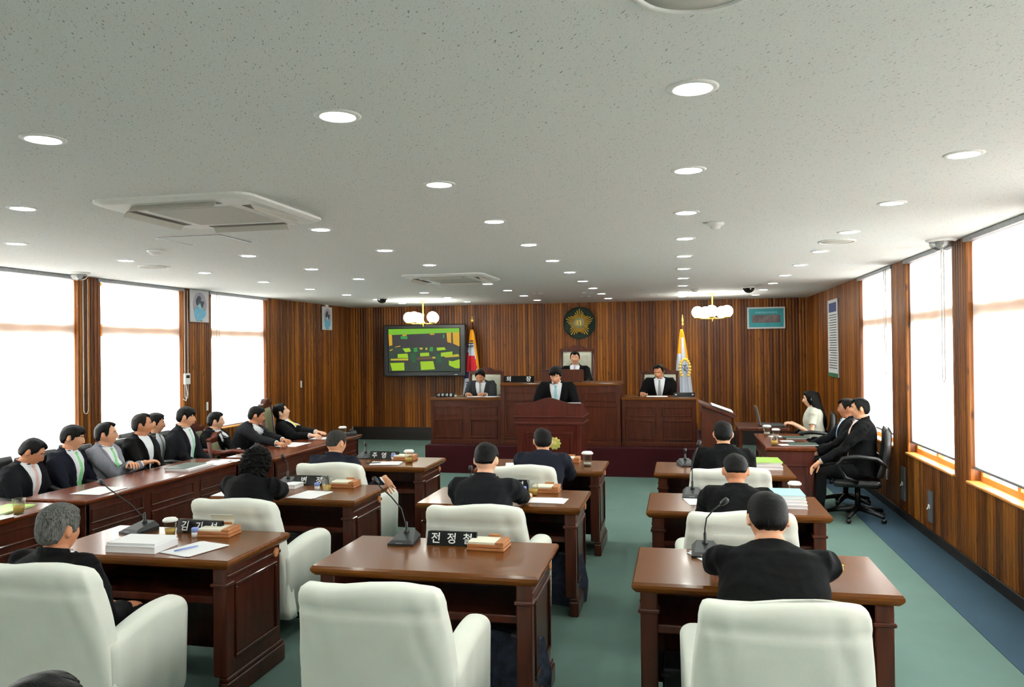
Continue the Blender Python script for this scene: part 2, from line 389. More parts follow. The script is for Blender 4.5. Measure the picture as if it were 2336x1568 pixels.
# windows: frame, panes, sill; roller blinds are things of their own
wn = 1
side_txt = {(1, 0): 'farthest right window, behind the seated men', (1, 1): 'middle right window, above an orange sill', (1, 2): 'nearest right window cut by the edge of the photo',
            (-1, 0): 'farthest left window, narrowest of the left ones', (-1, 1): 'middle left window between the two narrow wood pillars', (-1, 2): 'nearest left window at the edge of the photo'}
for X, inw, wins in ((XR, -1, WR), (XL, 1, WL)):
    for i, (y0, y1) in enumerate(wins):
        w = empty('window_%d' % wn, (X, (y0+y1)/2, SILL)); wn += 1; tag(w, kind='structure')
        h = (y1-y0)/2; H = CEIL-SILL-.03; o = -inw
        def bx(b, xa, xb, ya, yb, za, zb, bv=.004): b.box(min(xa*o, xb*o), max(xa*o, xb*o), ya, yb, za, zb, bv, 1)
        b = B(); f = .05
        bx(b, .07, .13, -h, -h+f, 0, H); bx(b, .07, .13, h-f, h, 0, H); bx(b, .07, .13, -h+f, h-f, 0, .06); bx(b, .07, .13, -h+f, h-f, H-f, H)
        zt = 2.06-SILL; bx(b, .050, .125, -h+f, h-f, zt-.03, zt+.12); bx(b, .06, .12, -.03, .03, .06, zt)
        b.obj('window_frame', 'orange', w)
        b = B(); bx(b, .098, .102, -h+f, h-f, .06, H-f, 0); b.obj('glass', 'pane', w)
        b = B(); bx(b, -.035, .14, -h-.02, h+.02, -.012, .012, .006); b.obj('window_sill', 'orange', w)
        gap = .10 if (X > 0 and i in (0, 1)) else (.06 if X < 0 else .02)
        # bead chains hang on one side
        ya, yb = (-h+gap, h-.005)
        lab = side_txt.get((1 if X > 0 else -1, i))
        bl = empty('roller_blind', (X, (y0+y1)/2, SILL), 0, 'white roller blind over the '+(lab or '%s side window %s, outside the photo' % ('right' if X > 0 else 'left', ('next to the viewpoint', 'beside the viewpoint', 'behind the viewpoint')[i-3])), 'blind', 'roller blinds')
        zb = .13 if X > 0 else .03
        b = B(); n = 16
        rr = []
        for q in range(n+1):
            yy = ya+(yb-ya)*q/n; dx = .003*sin(q*1.3)
            rr.append([((.028+dx)*o, yy, zb), ((.028+dx)*o, yy, H+.01)])
        b.rings(rr, False, True, closed=False); b.obj('blind_cloth', 'blind', bl)
        b = B(); bx(b, .020, .037, ya, yb, zb-.022, zb, .003); b.obj('bottom_bar', 'rail', bl)
        b = B(); bx(b, -.03, .035, -h-.06, h+.03, H-.012, H+.028, .003); b.obj('head_rail', 'rail', bl)
        b = B(); yc = ya+.06; zl = 1.25-SILL if X < 0 else 1.55-SILL
        if X < 0 and i == 2: yc = h+.09; zl = 1.2-SILL
        if X < 0 and i == 1: yc = h+.05; zl = 1.25-SILL
        xo = -.035*o
        pts = [(xo, yc-.035, H)]+[(xo, yc-.035*cos(t), zl-.05*sin(t)) for t in [pi*k/8 for k in range(9)]]+[(xo, yc+.035, H)]
        b.tube(pts, .0045, 6); b.obj('pull_chain', 'cord', bl)

# ------------------------------------------------------------------ ceiling fittings
def downlight():
    t = empty('downlight', (0, 0, CEIL), 0, 'round recessed downlight glowing white in the speckled ceiling', 'ceiling light', 'recessed ceiling downlights in rows')
    b = B(); b.lathe([(.062, -.001), (.062, -.004), (.066, -.007), (.078, -.005), (.086, -.002), (.086, 0)], n=32, cap=False); b.obj('trim_ring', 'white', t)
    b = B(); b.lathe([(.0, -.0035), (.03, -.0045), (.064, -.003), (.064, -.001)], n=28, cap=False); b.obj('lamp_face', 'lamp', t)
    return t
cols_x = [-5.08, -3.81, -2.50, -1.223, .054, 1.285]
rows_y = [2.678+1.244*i for i in range(10)]
miss = {(0, 0), (0, 1), (1, 0), (1, 2), (1, 6), (2, 1), (2, 5), (5, 0)}
dl = None; seen = {}
ordn = ['first', 'second', 'third', 'fourth', 'fifth', 'sixth', 'seventh', 'eighth', 'ninth', 'tenth']
coln_ = ['leftmost row', 'second row from left', 'third row from left', 'third row from right', 'second row from right', 'rightmost row']
for j, x in enumerate(cols_x):
    for i, y in enumerate(rows_y):
        if (j, i) in miss: continue
        if dl is None: dl = downlight(); t = dl
        else: t = copy_tree(dl)
        t.location = (x, y, CEIL)
        seen[j] = seen.get(j, 0)+1
        t['label'] = 'round downlight, %s from the camera in the %s' % (ordn[seen[j]-1], coln_[j])
for y in (1.434, .19, -1.0):
    for x in (-3.81, -1.223, 1.285):
        t = copy_tree(dl); t.location = (x, y, CEIL); t['label'] = 'recessed downlight overhead, behind the viewpoint and outside the photo'; t['group'] = 'downlights behind the viewpoint'
def aircon(name, x, y, label):
    t = empty(name, (x, y, CEIL), 0, label, 'air conditioner', 'four-way ceiling air conditioners')
    b = B(); a = .5
    poly = []
    for cx, cy_, t0 in ((a-.1, a-.1, 0), (-a+.1, a-.1, 90), (-a+.1, -a+.1, 180), (a-.1, -a+.1, 270)):
        for k in range(5): an = RAD(t0+k*22.5); poly.append((cx+.1*cos(an), cy_+.1*sin(an)))
    sc = lambda s: [(p[0]*s, p[1]*s) for p in poly]
    b.rings([[(p[0], p[1], 0) for p in sc(1)], [(p[0], p[1], -.014) for p in sc(1)], [(p[0], p[1], -.03) for p in sc(.93)], [(p[0], p[1], -.032) for p in sc(.6)]], True, False)
    b.obj('housing', 'white', t)
    b = B(); b.box(-.27, .27, -.27, .27, -.036, -.03, .006); b.obj('intake_grille', 'acgrille', t)
    for q in range(4):
        mt = Matrix.Rotation(q*pi/2, 4, 'Z')
        b = B(); b.box(-.27, .27, .345, .40, -.0335, -.028, 0, 1, mt); b.obj('air_slot', 'acdark', t)
        b = B(); b.box(-.27, .27, -.004, .004, -.03, .03, .002, 1, mt @ Matrix.Translation((0, .41, -.04)) @ Matrix.Rotation(RAD(38), 4, 'X')); b.obj('louvre_flap', 'acgrille', t)
    return t
aircon('air_conditioner', -2.78, 4.30, 'large square white ceiling air conditioner nearest the camera, louvres open')
aircon('air_conditioner', -2.68, 9.08, 'smaller-looking far square air conditioner above the left desks')
def dome(x, y, label, mat, r):
    t = empty('dome_camera', (x, y, CEIL), 0, label, 'security camera', 'ceiling dome cameras')
    b = B(); b.lathe([(0, 0), (r*1.25, 0), (r*1.25, -.008), (r*1.1, -.018), (r, -.02)], n=28, cap=False); b.obj('mounting_ring', 'white', t)
    b = B(); b.lathe([(r*cos(a), -.018-r*.85*sin(a)) for a in [RAD(k*9) for k in range(10)]]+[(0.001, -.018-r*.85)], n=28, cap=False); b.obj('dome_cover', mat, t)
    b = B(); b.ball((0, 0, -.03), r*.5, 12); b.tube([(0, 0, -.03), (0, -r*.4, -.06)], r*.28, 10); b.obj('camera_head', 'dgrey' if mat == 'tint' else 'white', t)
dome(-6.31, 7.23, 'clear half-round dome camera above the left window pillar', 'dome', .085)
dome(2.15, 7.12, 'clear half-round dome camera beside the right window pillar', 'dome', .095)
dome(1.01, 12.0, 'dark dome camera beside the right chandelier', 'tint', .085)
dome(-4.855, 12.3, 'dark dome camera beside the left chandelier', 'tint', .085)
def speaker(x, y, r, label):
    t = empty('ceiling_speaker', (x, y, CEIL), 0, label, 'speaker', 'round ceiling speakers')
    b = B(); b.lathe([(r, 0), (r, -.006), (r*.96, -.012), (r*.88, -.010), (r*.87, -.004)], n=40, cap=False); b.obj('rim', 'white', t)
    b = B(); b.lathe([(0, -.008), (r*.5, -.008), (r*.87, -.006), (r*.87, -.002)], n=40, cap=False); b.obj('grille', 'acgrille', t)
speaker(.055, 1.90, .165, 'large round ceiling speaker cut by the top edge of the photo')
speaker(-5.18, 6.94, .15, 'round white ceiling speaker above the left windows')
speaker(1.30, 6.95, .15, 'round white ceiling speaker above the right aisle')
def detector(x, y, label):
    b = B(); b.lathe([(0, 0), (.06, 0), (.062, -.012), (.05, -.022), (.036, -.024), (.034, -.040), (0, -.042)], c=(x, y, CEIL), n=24)
    tag(b.obj('smoke_detector', 'white'), label, 'smoke detector', 'ceiling smoke detectors')
detector(-4.345, 5.83, 'small white smoke detector beyond the near air conditioner')
detector(.258, 5.66, 'small white smoke detector beside the central light row')
detector(.24, 12.2, 'small white detector just left of the right chandelier')
def hatch(x, y, label):
    t = empty('access_hatch', (x, y, CEIL), 0, label, 'ceiling hatch', 'ceiling access hatches')
    b = B(); b.box(-.26, .26, -.22, .22, -.004, 0); b.obj('panel', 'ceil', t)
    b = B(); [b.box(sx*.26-.006, sx*.26+.006, -.22, .22, -.006, 0) for sx in (-1, 1)]; b.box(-.26, .26, -.224, -.218, -.005, 0); b.obj('edge_strip', 'rail', t)
hatch(-3.58, 5.40, 'flush square access hatch outlined by thin lines behind the near air conditioner')
hatch(-2.95, 9.95, 'flush square access hatch behind the far air conditioner')
for k, (x, y) in enumerate(((-3.35, 12.4), (-2.2, 12.2), (-1.55, 13.2), (-1.4, 12.3), (-.52, 12.1), (-.4, 13.2))):
    b = B()
    for s in (-.06, .06): b.lathe([(0, 0), (.035, 0), (.035, -.006), (.02, -.008), (0, -.008)], c=(x+s, y, CEIL), n=14)
    tag(b.obj('twin_spotlight', 'white'), 'small unlit twin ceiling spot, '+('leftmost of six', 'second from the left', 'third from the left, near the emblem', 'third from the right, in front of the emblem', 'second from the right', 'rightmost, near the back wall')[k], 'ceiling light', 'small twin ceiling spots')
def chandelier(x, y, angs, label):
    t = empty('chandelier', (x, y, CEIL), 0, label, 'chandelier', 'brass globe chandeliers')
    b = B(); b.lathe([(0, 0), (.07, 0), (.065, -.015), (.02, -.03), (.012, -.05), (.010, -.22), (.02, -.25), (.014, -.28), (.012, -.36), (.03, -.385), (.03, -.41), (.012, -.43), (.006, -.46), (0, -.47)], n=16, cap=False)
    b.obj('stem', 'gold', t)
    for a in angs:
        c = Vector((cos(RAD(a)), sin(RAD(a)), 0))
        b = B(); b.tube([c*.02+Vector((0, 0, -.40)), c*.10+Vector((0, 0, -.415)), c*.2+Vector((0, 0, -.41)), c*.25+Vector((0, 0, -.40))], .008, 8)
        b.lathe([(0, -.412), (.03, -.41), (.055, -.402), (.06, -.392), (.05, -.39)], c=(c.x*.25, c.y*.25, 0), n=16)
        b.obj('arm', 'gold', t)
        b = B(); b.lathe([(.05, -.392)]+[(.098*sin(q), -.302-.098*cos(q)) for q in [RAD(32+k*148/12) for k in range(12)]]+[(0.001, -.204)], c=(c.x*.25, c.y*.25, 0), n=24, cap=False); b.obj('globe', 'globe', t)
chandelier(-4.475, 13.3, (200, 250, 330, 60, 130), 'brass chandelier with white glass globes above the television')
chandelier(.54, 13.3, (160, 265, 335, 50, 115), 'brass chandelier with white glass globes right of the white flag')

# ------------------------------------------------------------------ furniture
def panel_box(b, x0, x1, y, z0, z1, side='y', d=.01):
    panel_frame(b, x0, x1, z0, z1, y, d, .018, side)
def desk(x, y, label, w=1.17, dp=.66):
    t = empty('desk', (x, y, 0), 0, label, 'desk', 'wooden desks in three rows')
    a, c = w/2, dp/2
    b = B(); b.rings([[(-s*a+(1-s)*0, -c*q, z), (s*a, -c*q, z), (s*a, c*q, z), (-s*a, c*q, z)] for s, q, z in ((.965, .94, .70), (.985, .975, .712), (1, 1, .725), (1, 1, .738), (.985, .97, .75))], True, False)
    b.obj('desktop', 'desktop', t)
    for s in (-1, 1):
        b = B(); xo = s*(a-.045); xi = s*(a-.085)
        b.box(min(xo, xi), max(xo, xi), -c+.05, c-.05, .06, .70)
        xs = s*(a-.045)
        panel_frame(b, -c+.13, c-.09, .20, .60, xs, -s*.012 if s > 0 else .012, .02, 'x')
        b.box(min(xs, xs+s*.012), max(xs, xs+s*.012), -c+.05, c-.05, .64, .66, .004, 1)
        b.box(min(xi, xs+s*.022), max(xi, xs+s*.022), -c+.03, c-.03, 0, .10, .006, 1)
        b.box(min(xi, xs+s*.014), max(xi, xs+s*.014), -c+.035, c-.035, .10, .125, .006, 1)
        b.obj('side_panel', 'desk', t)
        b = B(); b.box(min(xo+s*.008, xi-s*.03), max(xo+s*.008, xi-s*.03), -c+.035, -c+.10, .125, .70, .006, 1)
        b.box(min(xo+s*.018, xi-s*.04), max(xo+s*.018, xi-s*.04), -c+.025, -c+.11, .60, .62, .005, 1)
        b.obj('leg', 'edge' if False else 'desk', t)
    b = B(); b.box(-a+.08, a-.08, c-.09, c-.06, .06, .70); panel_frame(b, -a+.16, a-.16, .2, .6, c-.06, -.012, .02)
    b.obj('modesty_panel', 'desk', t)
    b = B(); b.box(-a+.085, a-.085, -c+.12, c-.09, .50, .52); b.box(-a+.085, a-.085, -c+.09, -c+.12, .49, .53, .005, 1); b.obj('shelf', 'desk', t)
    b = B(); b.lathe([(0, 0), (.028, 0), (.028, .014), (.02, .018), (0, .016)], c=(a-.044, c-.11, .655), n=20, axis='x'); b.obj('cable_port', 'box', t)
    return t
DX = {'l': -2.885, 'm': -1.255, 'r': .355}; DY = {1: 3.975, 2: 5.59, 3: 7.17}
rown = {1: 'nearest', 2: 'middle-row', 3: 'farthest-row'}; coln = {'l': 'left', 'm': 'centre', 'r': 'right'}
dlab = {('l', 1): 'dark wooden desk in front of the grey-haired man at lower left', ('m', 1): 'dark wooden desk with an empty seat, lamps mirrored in its top',
        ('r', 1): 'dark wooden desk of the broad man seen from behind at lower right', ('l', 2): 'wooden desk where the curly-haired woman sits',
        ('m', 2): 'wooden desk of the man in charcoal right behind the empty-seat desk', ('r', 2): 'wooden desk with tall stack of books under an aqua cover',
        ('l', 3): 'far wooden desk of the salt-and-pepper haired man', ('m', 3): 'far wooden desk with only a lidded cup at its right end, facing the lectern', ('r', 3): 'far right wooden desk next to the clerks table'}
for (c, r_), l in dlab.items(): desk(DX[c], DY[r_], l)

def covered_chair(x, y, rz, label):
    t = empty('covered_armchair', (x, y, 0), rz, label, 'chair', 'white slip-covered armchairs at the desks')
    # back (seat faces +y): origin under the seat centre
    def sring(cx, cy_, z, hx, hy, p=4, lean=0, n=40):
        out = []
        for k in range(n):
            a = 2*pi*k/n; ca, sa = cos(a), sin(a)
            e = 2/p
            out.append((cx+hx*math.copysign(abs(ca)**e, ca), cy_+hy*math.copysign(abs(sa)**e, sa), z))
        return out
    rs = []
    rows = [(.17, .338, .062, -.215), (.23, .332, .060, -.22), (.30, .325, .058, -.225), (.37, .322, .058, -.232), (.45, .318, .058, -.24), (.52, .315, .060, -.251), (.60, .312, .062, -.262), (.66, .308, .064, -.274), (.72, .303, .066, -.285), (.77, .298, .067, -.295), (.82, .292, .068, -.305), (.855, .288, .068, -.313), (.868, .287, .061, -.314), (.90, .286, .068, -.322), (.945, .281, .064, -.332), (.972, .272, .053, -.338), (.984, .258, .036, -.342), (.988, .235, .018, -.342)]
    for z, hx, hy, cy_ in rows:
        n = 96; r_ = []
        for k in range(n):
            a = 2*pi*k/n; ca, sa = cos(a), sin(a); e = .33
            X = hx*math.copysign(abs(ca)**e, ca); Y = hy*math.copysign(abs(sa)**e, sa)
            u = X/.3; drape = max(0, (.8-z))*.012
            Y += -.03*(1-u*u)*(1 if z > .2 else .6) + drape*sin(11*u+z*6+x) + .0045*sin(19*u+14*z+y*3)*max(0, 1-abs(z-.75)*1.6)+.004*abs(sin(7*u+5*z+2*x))*max(0, 1-abs(z-.8)*4)
            Zz = z + (.010*sin(u*4.2+.6)+.006*u if z > .9 else 0) - .022*max(0, (abs(u)-.7))*(z > .93)
            r_.append((X, cy_+Y, Zz))
        rs.append(r_)
    b = B(); b.rings(rs, True, True); b.obj('backrest', 'white_cloth', t)
    b = B()
    rs = [[(x_, y_, z) for x_, y_ in ((-.25, -.24), (.25, -.24), (.27, .24), (-.27, .24))] for z in (.24, .44)]
    b.box(-.26, .26, -.25, .25, .20, .44, .03, 3); b.box(-.25, .25, -.22, .26, .42, .49, .03, 3); b.obj('seat', 'white_cloth', t)
    for s in (-1, 1):
        b = B(); rs = []
        for k in range(15):   # from back to front
            u = k/14; yy = -.27+.54*u; rise = sin(min(1, u*1.15)*pi*.62)
            top = .60+.085*rise-(.05 if k == 14 else 0)-(.02 if k == 13 else 0); w = (.052+.012*u)*(1-(.55 if k == 14 else 0)-(.18 if k == 13 else 0)); cx = s*(.272+.010*u)
            r_ = []
            n = 24
            for q in range(n):
                a = 2*pi*q/n; ca, sa = cos(a), sin(a)
                X = w*math.copysign(abs(ca)**.8, ca)
                Z = top-.055+.055*sa if sa > -.2 else .19+.012*sin(k*.9+s)
                if sa <= -.2: X = X*.82+s*.006*sin(k*1.7); 
                r_.append((cx+X, yy, Z))
            rs.append(r_)
        b.rings(rs, True, True); b.obj('armrest', 'white_cloth', t)
    b = B(); b.lathe([(.03, .08), (.03, .22)], n=12)
    for k in range(5):
        a = 2*pi*k/5+.3; b.tube([(0, 0, .10), (.15*cos(a), .15*sin(a), .085), (.28*cos(a), .28*sin(a), .06)], [.03, .026, .018], 8)
        b.ball((.28*cos(a), .28*sin(a), .027), .027, 10)
    b.box(-.12, .12, -.12, .12, .19, .215)
    b.obj('swivel_base', 'black', t)
    return t
chairs = [(-2.79, 3.27, -.02, 'white slip-covered armchair at the lower left corner under the grey-haired man'), (-1.215, 3.26, .0, 'empty white slip-covered armchair at the centre front desk'), (.35, 3.32, .02, 'white slip-covered armchair at lower right behind the broad man'),
          (-2.72, 4.77, -.10, 'white slip-covered armchair right behind the curly-haired woman'), (-1.19, 4.82, -.03, 'white slip-covered armchair of the man at the desk beyond the empty seat'), (.32, 4.88, .02, 'white slip-covered armchair behind the desk with the aqua book cover'),
          (-2.80, 6.30, -.08, 'white slip-covered armchair of the salt-and-pepper haired man, his hand over its arm'), (-1.25, 6.38, -.02, 'white slip-covered armchair farthest back in the middle column'), (.36, 6.48, .02, 'white slip-covered armchair farthest back in the right column')]
for q in chairs: covered_chair(*q).scale = (1.05, 1, .925)

def office_chair(x, y, rz, label, z0=0, back=.62, group='black leather office chairs'):
    t = empty('office_chair', (x, y, z0), rz, label, 'chair', group)
    b = B(); b.box(-.24, .24, -.22, .24, .36, .44, .035, 3); b.obj('seat', 'leather', t)
    b = B(); rs = []
    for k in range(13):
        u = k/12; z = .47+back*u; w = .235*(1-.25*max(0, u-.75)*4*.5); yy = -.205-.03*sin(u*3)-.08*u
        th = .04*(1-(.5 if k == 12 else 0))
        rs.append([(w*math.copysign(abs(cos(a))**.5, cos(a)), yy+th*math.copysign(abs(sin(a))**.7, sin(a))+.02*(cos(a))**2, z) for a in [2*pi*q/28 for q in range(28)]])
    b.rings(rs, True, True); b.obj('backrest', 'leather', t)
    for s in (-1, 1):
        b = B(); b.tube([(s*.25, -.26, .60), (s*.28, -.18, .67), (s*.29, 0, .69), (s*.29, .14, .67), (s*.285, .20, .60), (s*.27, .12, .47), (s*.25, .0, .42)], [.018, .022, .026, .026, .022, .02, .018], 10)
        b.obj('armrest', 'black', t)
    b = B(); b.lathe([(.028, .1), (.028, .365)], n=12)
    for k in range(5):
        a = 2*pi*k/5+.3; b.tube([(0, 0, .12), (.16*cos(a), .16*sin(a), .095), (.30*cos(a), .30*sin(a), .065)], [.032, .026, .018], 8); b.ball((.30*cos(a), .30*sin(a), .027), .027, 10)
    b.obj('swivel_base', 'black', t)
    return t
def carved_chair(x, y, rz, label, z0=0, leather='cream', H=1.06, frame='bench'):
    t = empty('carved_armchair', (x, y, z0), rz, label, 'chair', 'high-backed carved wooden armchairs')
    for s in (-1, 1):
        b = B(); b.tube([(s*.27, -.24, 0), (s*.27, -.23, .45), (s*.27, -.29, H-.08)], [.03, .03, .026], 8); b.obj('back_post', frame, t)
        b = B(); b.tube([(s*.27, .22, 0), (s*.27, .22, .42), (s*.28, .2, .66)], .026, 8); b.tube([(s*.27, -.25, .66), (s*.285, .0, .69), (s*.285, .24, .67), (s*.285, .27, .63)], [.022, .028, .03, .02], 8); b.obj('armrest', frame, t)
    b = B(); b.box(-.27, .27, -.24, .24, .34, .42, .01); b.obj('seat_frame', frame, t)
    b = B(); b.box(-.25, .25, -.21, .25, .40, .45, .022, 3); b.obj('seat', leather, t)
    b = B(); n = 20; poly = []
    for k in range(n+1):
        u = -1+2*k/n; poly.append((u*.30, H-.075+.075*math.exp(-(u*2.1)**2)+.02*abs(sin(u*6))+.01*abs(u)))
    poly += [(.27, H-.10), (-.27, H-.10)]
    b.prism(poly, -.315, -.265); b.obj('crest_rail', frame, t)
    b = B(); b.box(-.27, .27, -.28, -.24, .50, .56, .006, 1); b.obj('lower_rail', frame, t)
    b = B(); rs = []
    for k in range(9):
        u = k/8; z = .55+(H-.63)*u; th = .035*(.6 if k in (0, 8) else 1)
        rs.append([(.245*math.copysign(abs(cos(a))**.35, cos(a)), -.255-.045*u+th*math.copysign(abs(sin(a))**.8, sin(a)), z) for a in [2*pi*q/28 for q in range(28)]])
    b.rings(rs, True, True); b.obj('back_cushion', leather, t)
    return t

def long_table(y0, y1, xe, label, dp=.56, drop=0):
    """table along y, aisle edge at x=xe, seats on the -x side"""
    t = empty('long_table', (xe-dp/2, (y0+y1)/2, 0), 0, label, 'table', 'long tables by the left windows')
    a, h = dp/2, (y1-y0)/2; z = .75-drop
    b = B(); b.rings([[(-s, -q, zz), (s, -q, zz), (s, q, zz), (-s, q, zz)] for s, q, zz in ((a-.03, h-.03, z-.05), (a-.01, h-.008, z-.035), (a, h, z-.025), (a, h, z-.01), (a-.01, h-.01, z))], True, False)
    b.obj('tabletop', 'tabletop', t)
    b = B(); b.box(a-.07, a-.04, -h+.04, h-.04, 0, z-.05)
    n = max(1, round((h*2)/.75)); w = (2*h-.1)/n
    for k in range(n):
        ya = -h+.05+k*w
        panel_frame(b, ya+.05, ya+w-.05, .18, z-.24, a-.04, -.012, .02, 'x'); panel_frame(b, ya+.05, ya+w-.05, z-.20, z-.09, a-.04, -.01, .014, 'x')
    b.box(a-.05, a-.015, -h+.03, h-.03, 0, .10, .005, 1)
    b.obj('front_panel', 'desk', t)
    for s in (-1, 1):
        b = B(); b.box(-a+.03, a-.04, s*(h-.07)-.015, s*(h-.07)+.015, 0, z-.05); panel_frame(b, -a+.10, a-.10, .18, z-.16, s*(h-.07)+s*.015, -s*.012, .02); b.obj('end_panel', 'desk', t)
    return t
long_table(2.75, 4.86, -4.36, 'long wooden side table nearest the camera, with a lime folder on it')
long_table(4.97, 7.12, -4.30, 'long wooden side table in front of the row of officials')
long_table(7.22, 9.45, -4.02, 'long wooden side table farthest back, in front of the reclining man')

def bench_front(b, x0, x1, y, z0, z1, n):
    w = (x1-x0)/n
    for k in range(n):
        xa = x0+k*w
        panel_frame(b, xa+.06, xa+w-.06, z0+.09, z1-.30, y, .014, .024); panel_frame(b, xa+.06, xa+w-.06, z1-.25, z1-.11, y, .010, .018)
ST = .40
b = B(); b.box(-3.73, .30, 11.12, YB-.05, 0, ST); b.box(-2.62, -.84, 12.0, YB-.05, ST, ST+.08)
tag(b.obj('dais', 'red_carpet'), 'low maroon-carpeted dais carrying the chairman and clerk benches', 'platform')
def bench(name, x0, x1, y0, y1, z1, n, label):
    t = empty(name, ((x0+x1)/2, (y0+y1)/2, ST), 0, label, 'bench desk', 'wooden bench desks on the dais')
    a = (x1-x0)/2; c = (y1-y0)/2; h = z1-ST
    b = B(); b.box(-a, a, -c, -c+.04, 0, h-.04); b.box(-a, -a+.04, -c+.04, c, 0, h-.04); b.box(a-.04, a, -c+.04, c, 0, h-.04)
    bench_front(b, -a, a, -c, 0, h-.03, n); b.box(-a-.004, a+.004, -c-.02, -c, 0, .06, .005, 1)
    for s in (-1, 1): b.box(s*(a-.03)-.025, s*(a-.03)+.025, -c-.012, -c, .06, h-.04, .004, 1)
    b.obj('front_panel', 'bench', t)
    b = B(); b.box(-a-.004, a+.004, -c-.028, c, h-.045, h-.012, .008, 2); b.box(-a, a, -c-.01, c, h-.012, h, .004, 1); b.obj('bench_top', 'desktop', t)
    return t
bench('clerk_bench', -3.73, -2.625, 11.42, 12.0, 1.10, 2, 'left wing of the dais bench where the man in mid grey writes')
bench('chairman_bench', -2.615, -.845, 11.34, 11.98, 1.325, 3, 'tall central bench of the chairman, behind the lectern')
bench('clerk_bench', -.835, .225, 11.42, 12.0, 1.11, 2, 'right wing of the dais bench beside the white flag')
b = B(); b.box(-2.02, -1.42, 11.50, 11.53, 0, .18, .006, 1); b.box(-2.02, -1.99, 11.53, 11.8, 0, .17); b.box(-1.45, -1.42, 11.53, 11.8, 0, .17); b.box(-2.03, -1.41, 11.49, 11.56, .17, .185, .004, 1)
o = b.obj('reading_stand', 'bench'); o.location = (0, 0, 1.327); tag(o, 'dark wooden reading stand on the chairman bench', 'stand')

def lectern(x, y, rz, w, d, h, arch, label, mat, name='lectern'):
    t = empty(name, (x, y, 0), rz, label, 'lectern', 'standing lecterns')
    a = w/2; c = d/2
    b = B(); b.box(-a+.03, a-.03, -c, c, .05, h-.30); b.box(-a, a, -c-.02, c, 0, .10, .008); 
    panel_frame(b, -a+.14, a-.14, .18, h-.42, -c, .014, .03); panel_frame(b, -a+.18, a-.18, .24, h-.48, -c, .008, .012)
    for s in (-1, 1): b.box(s*(a-.06)-.03, s*(a-.06)+.03, -c-.012, -c, .1, h-.32, .004, 1)
    b.obj('body', mat, t)
    b = B(); b.box(-a-.0, a+.0, -c-.03, c, h-.33, h-.30, .008, 2); b.box(-a-.005, a+.005, -c-.035, c, h-.245, h-.225, .006, 2); b.box(-a+.01, a-.01, -c-.012, c, h-.30, h-.245)
    b.obj('moulding', mat, t)
    n = 24; poly = []
    for k in range(n+1):
        u = -1+2*k/n; poly.append((u*a*.985, h-.075+(.075*math.exp(-(u/.42)**2) if arch else 0)))
    poly += [(a*.985, h-.225), (-a*.985, h-.225)]
    b = B(); b.prism(poly, -c-.02, -c+.01); b.obj('crest_board', mat, t)
    b = B(); mt = Matrix.Translation((0, 0, h-.15)) @ Matrix.Rotation(RAD(-14), 4, 'X')
    b.box(-a+.01, a-.01, -c+.02, c, -.012, .012, .004, 1, mt); 
    for s in (-1, 1): b.prism([(-c+.01, h-.225), (c, h-.225), (c, h-.21), (-c+.01, h-.09)], s*(a-.02)-.01, s*(a-.02)+.01, 'x')
    b.obj('reading_slope', mat, t)
    return t
L1 = lectern(-1.575, 9.72, 0, .86, .5, 1.225, True, 'reddish wooden lectern with arched crest in front of the speaking man', 'lectern')
b = B(); pts = []
b.lathe([(0, 0), (.068, 0), (.070, .008), (.060, .014), (.045, .010), (.03, .016), (0, .018)], c=(-1.51, 9.455, .665), n=24, axis='y')
for k in range(10): b.ball((-1.51+.066*cos(k*pi/5), 9.452, .665+.066*sin(k*pi/5)), .016, 8, (1, .6, 1))

o = b.obj('carved_medallion', 'medal'); o.parent = L1; o.matrix_parent_inverse = Matrix.Translation((1.575, -9.72, 0))
# side lectern seen from its flank, slope falling to the right
t = empty('lectern', (.47, 10.6, 0), 0, 'dark side lectern with sloping top and white sheets, right of the dais', 'lectern', 'standing lecterns')
b = B(); b.prism([(-.20, .05), (.14, .05), (.16, .93), (-.20, 1.06)], -.28, .28, 'y'); b.box(-.24, .2, -.31, .31, 0, .08, .01); b.obj('body', 'bench', t)
b = B(); b.prism([(-.235, 1.085), (-.235, 1.115), (.235, .945), (.225, .91)], -.32, .32, 'y'); b.obj('reading_slope', 'bench', t)
b = B(); mt = Matrix.Translation((.06, -.02, 1.023)) @ Matrix.Rotation(math.atan2(.17, .47), 4, 'Y'); b.box(-.14, .14, -.2, .2, 0, .012, 0, 1, mt)
o = b.obj('paper_sheets', 'paper'); o.location = (.47, 10.6, 0); tag(o, 'white sheets lying on the sloping side lectern', 'paper')

# table of the two men on the right
t = empty('clerk_table', (1.15, 9.42, 0), 0, 'reddish wooden table with green folders before the two seated men on the right', 'table')
b = B(); b.rings([[(-s, -q, zz), (s, -q, zz), (s, q, zz), (-s, q, zz)] for s, q, zz in ((.24, .65, .70), (.262, .672, .715), (.262, .672, .74), (.255, .665, .75))], True, False); b.obj('tabletop', 'tabletop', t)
b = B(); b.box(-.235, -.205, -.64, .64, 0, .70); panel_frame(b, -.58, -.05, .15, .58, -.235, .012, .02, 'x'); panel_frame(b, .05, .58, .15, .58, -.235, .012, .02, 'x'); b.obj('front_panel', 'desk', t)
for s in (-1, 1):
    b = B(); b.box(-.205, .235, s*.625-.015, s*.625+.015, 0, .70); panel_frame(b, -.14, .17, .12, .56, s*.64, -s*.012, .02); b.box(-.24, .24, s*.64-.006, s*.64+.006, .60, .70); b.obj('end_panel', 'lectern', t)
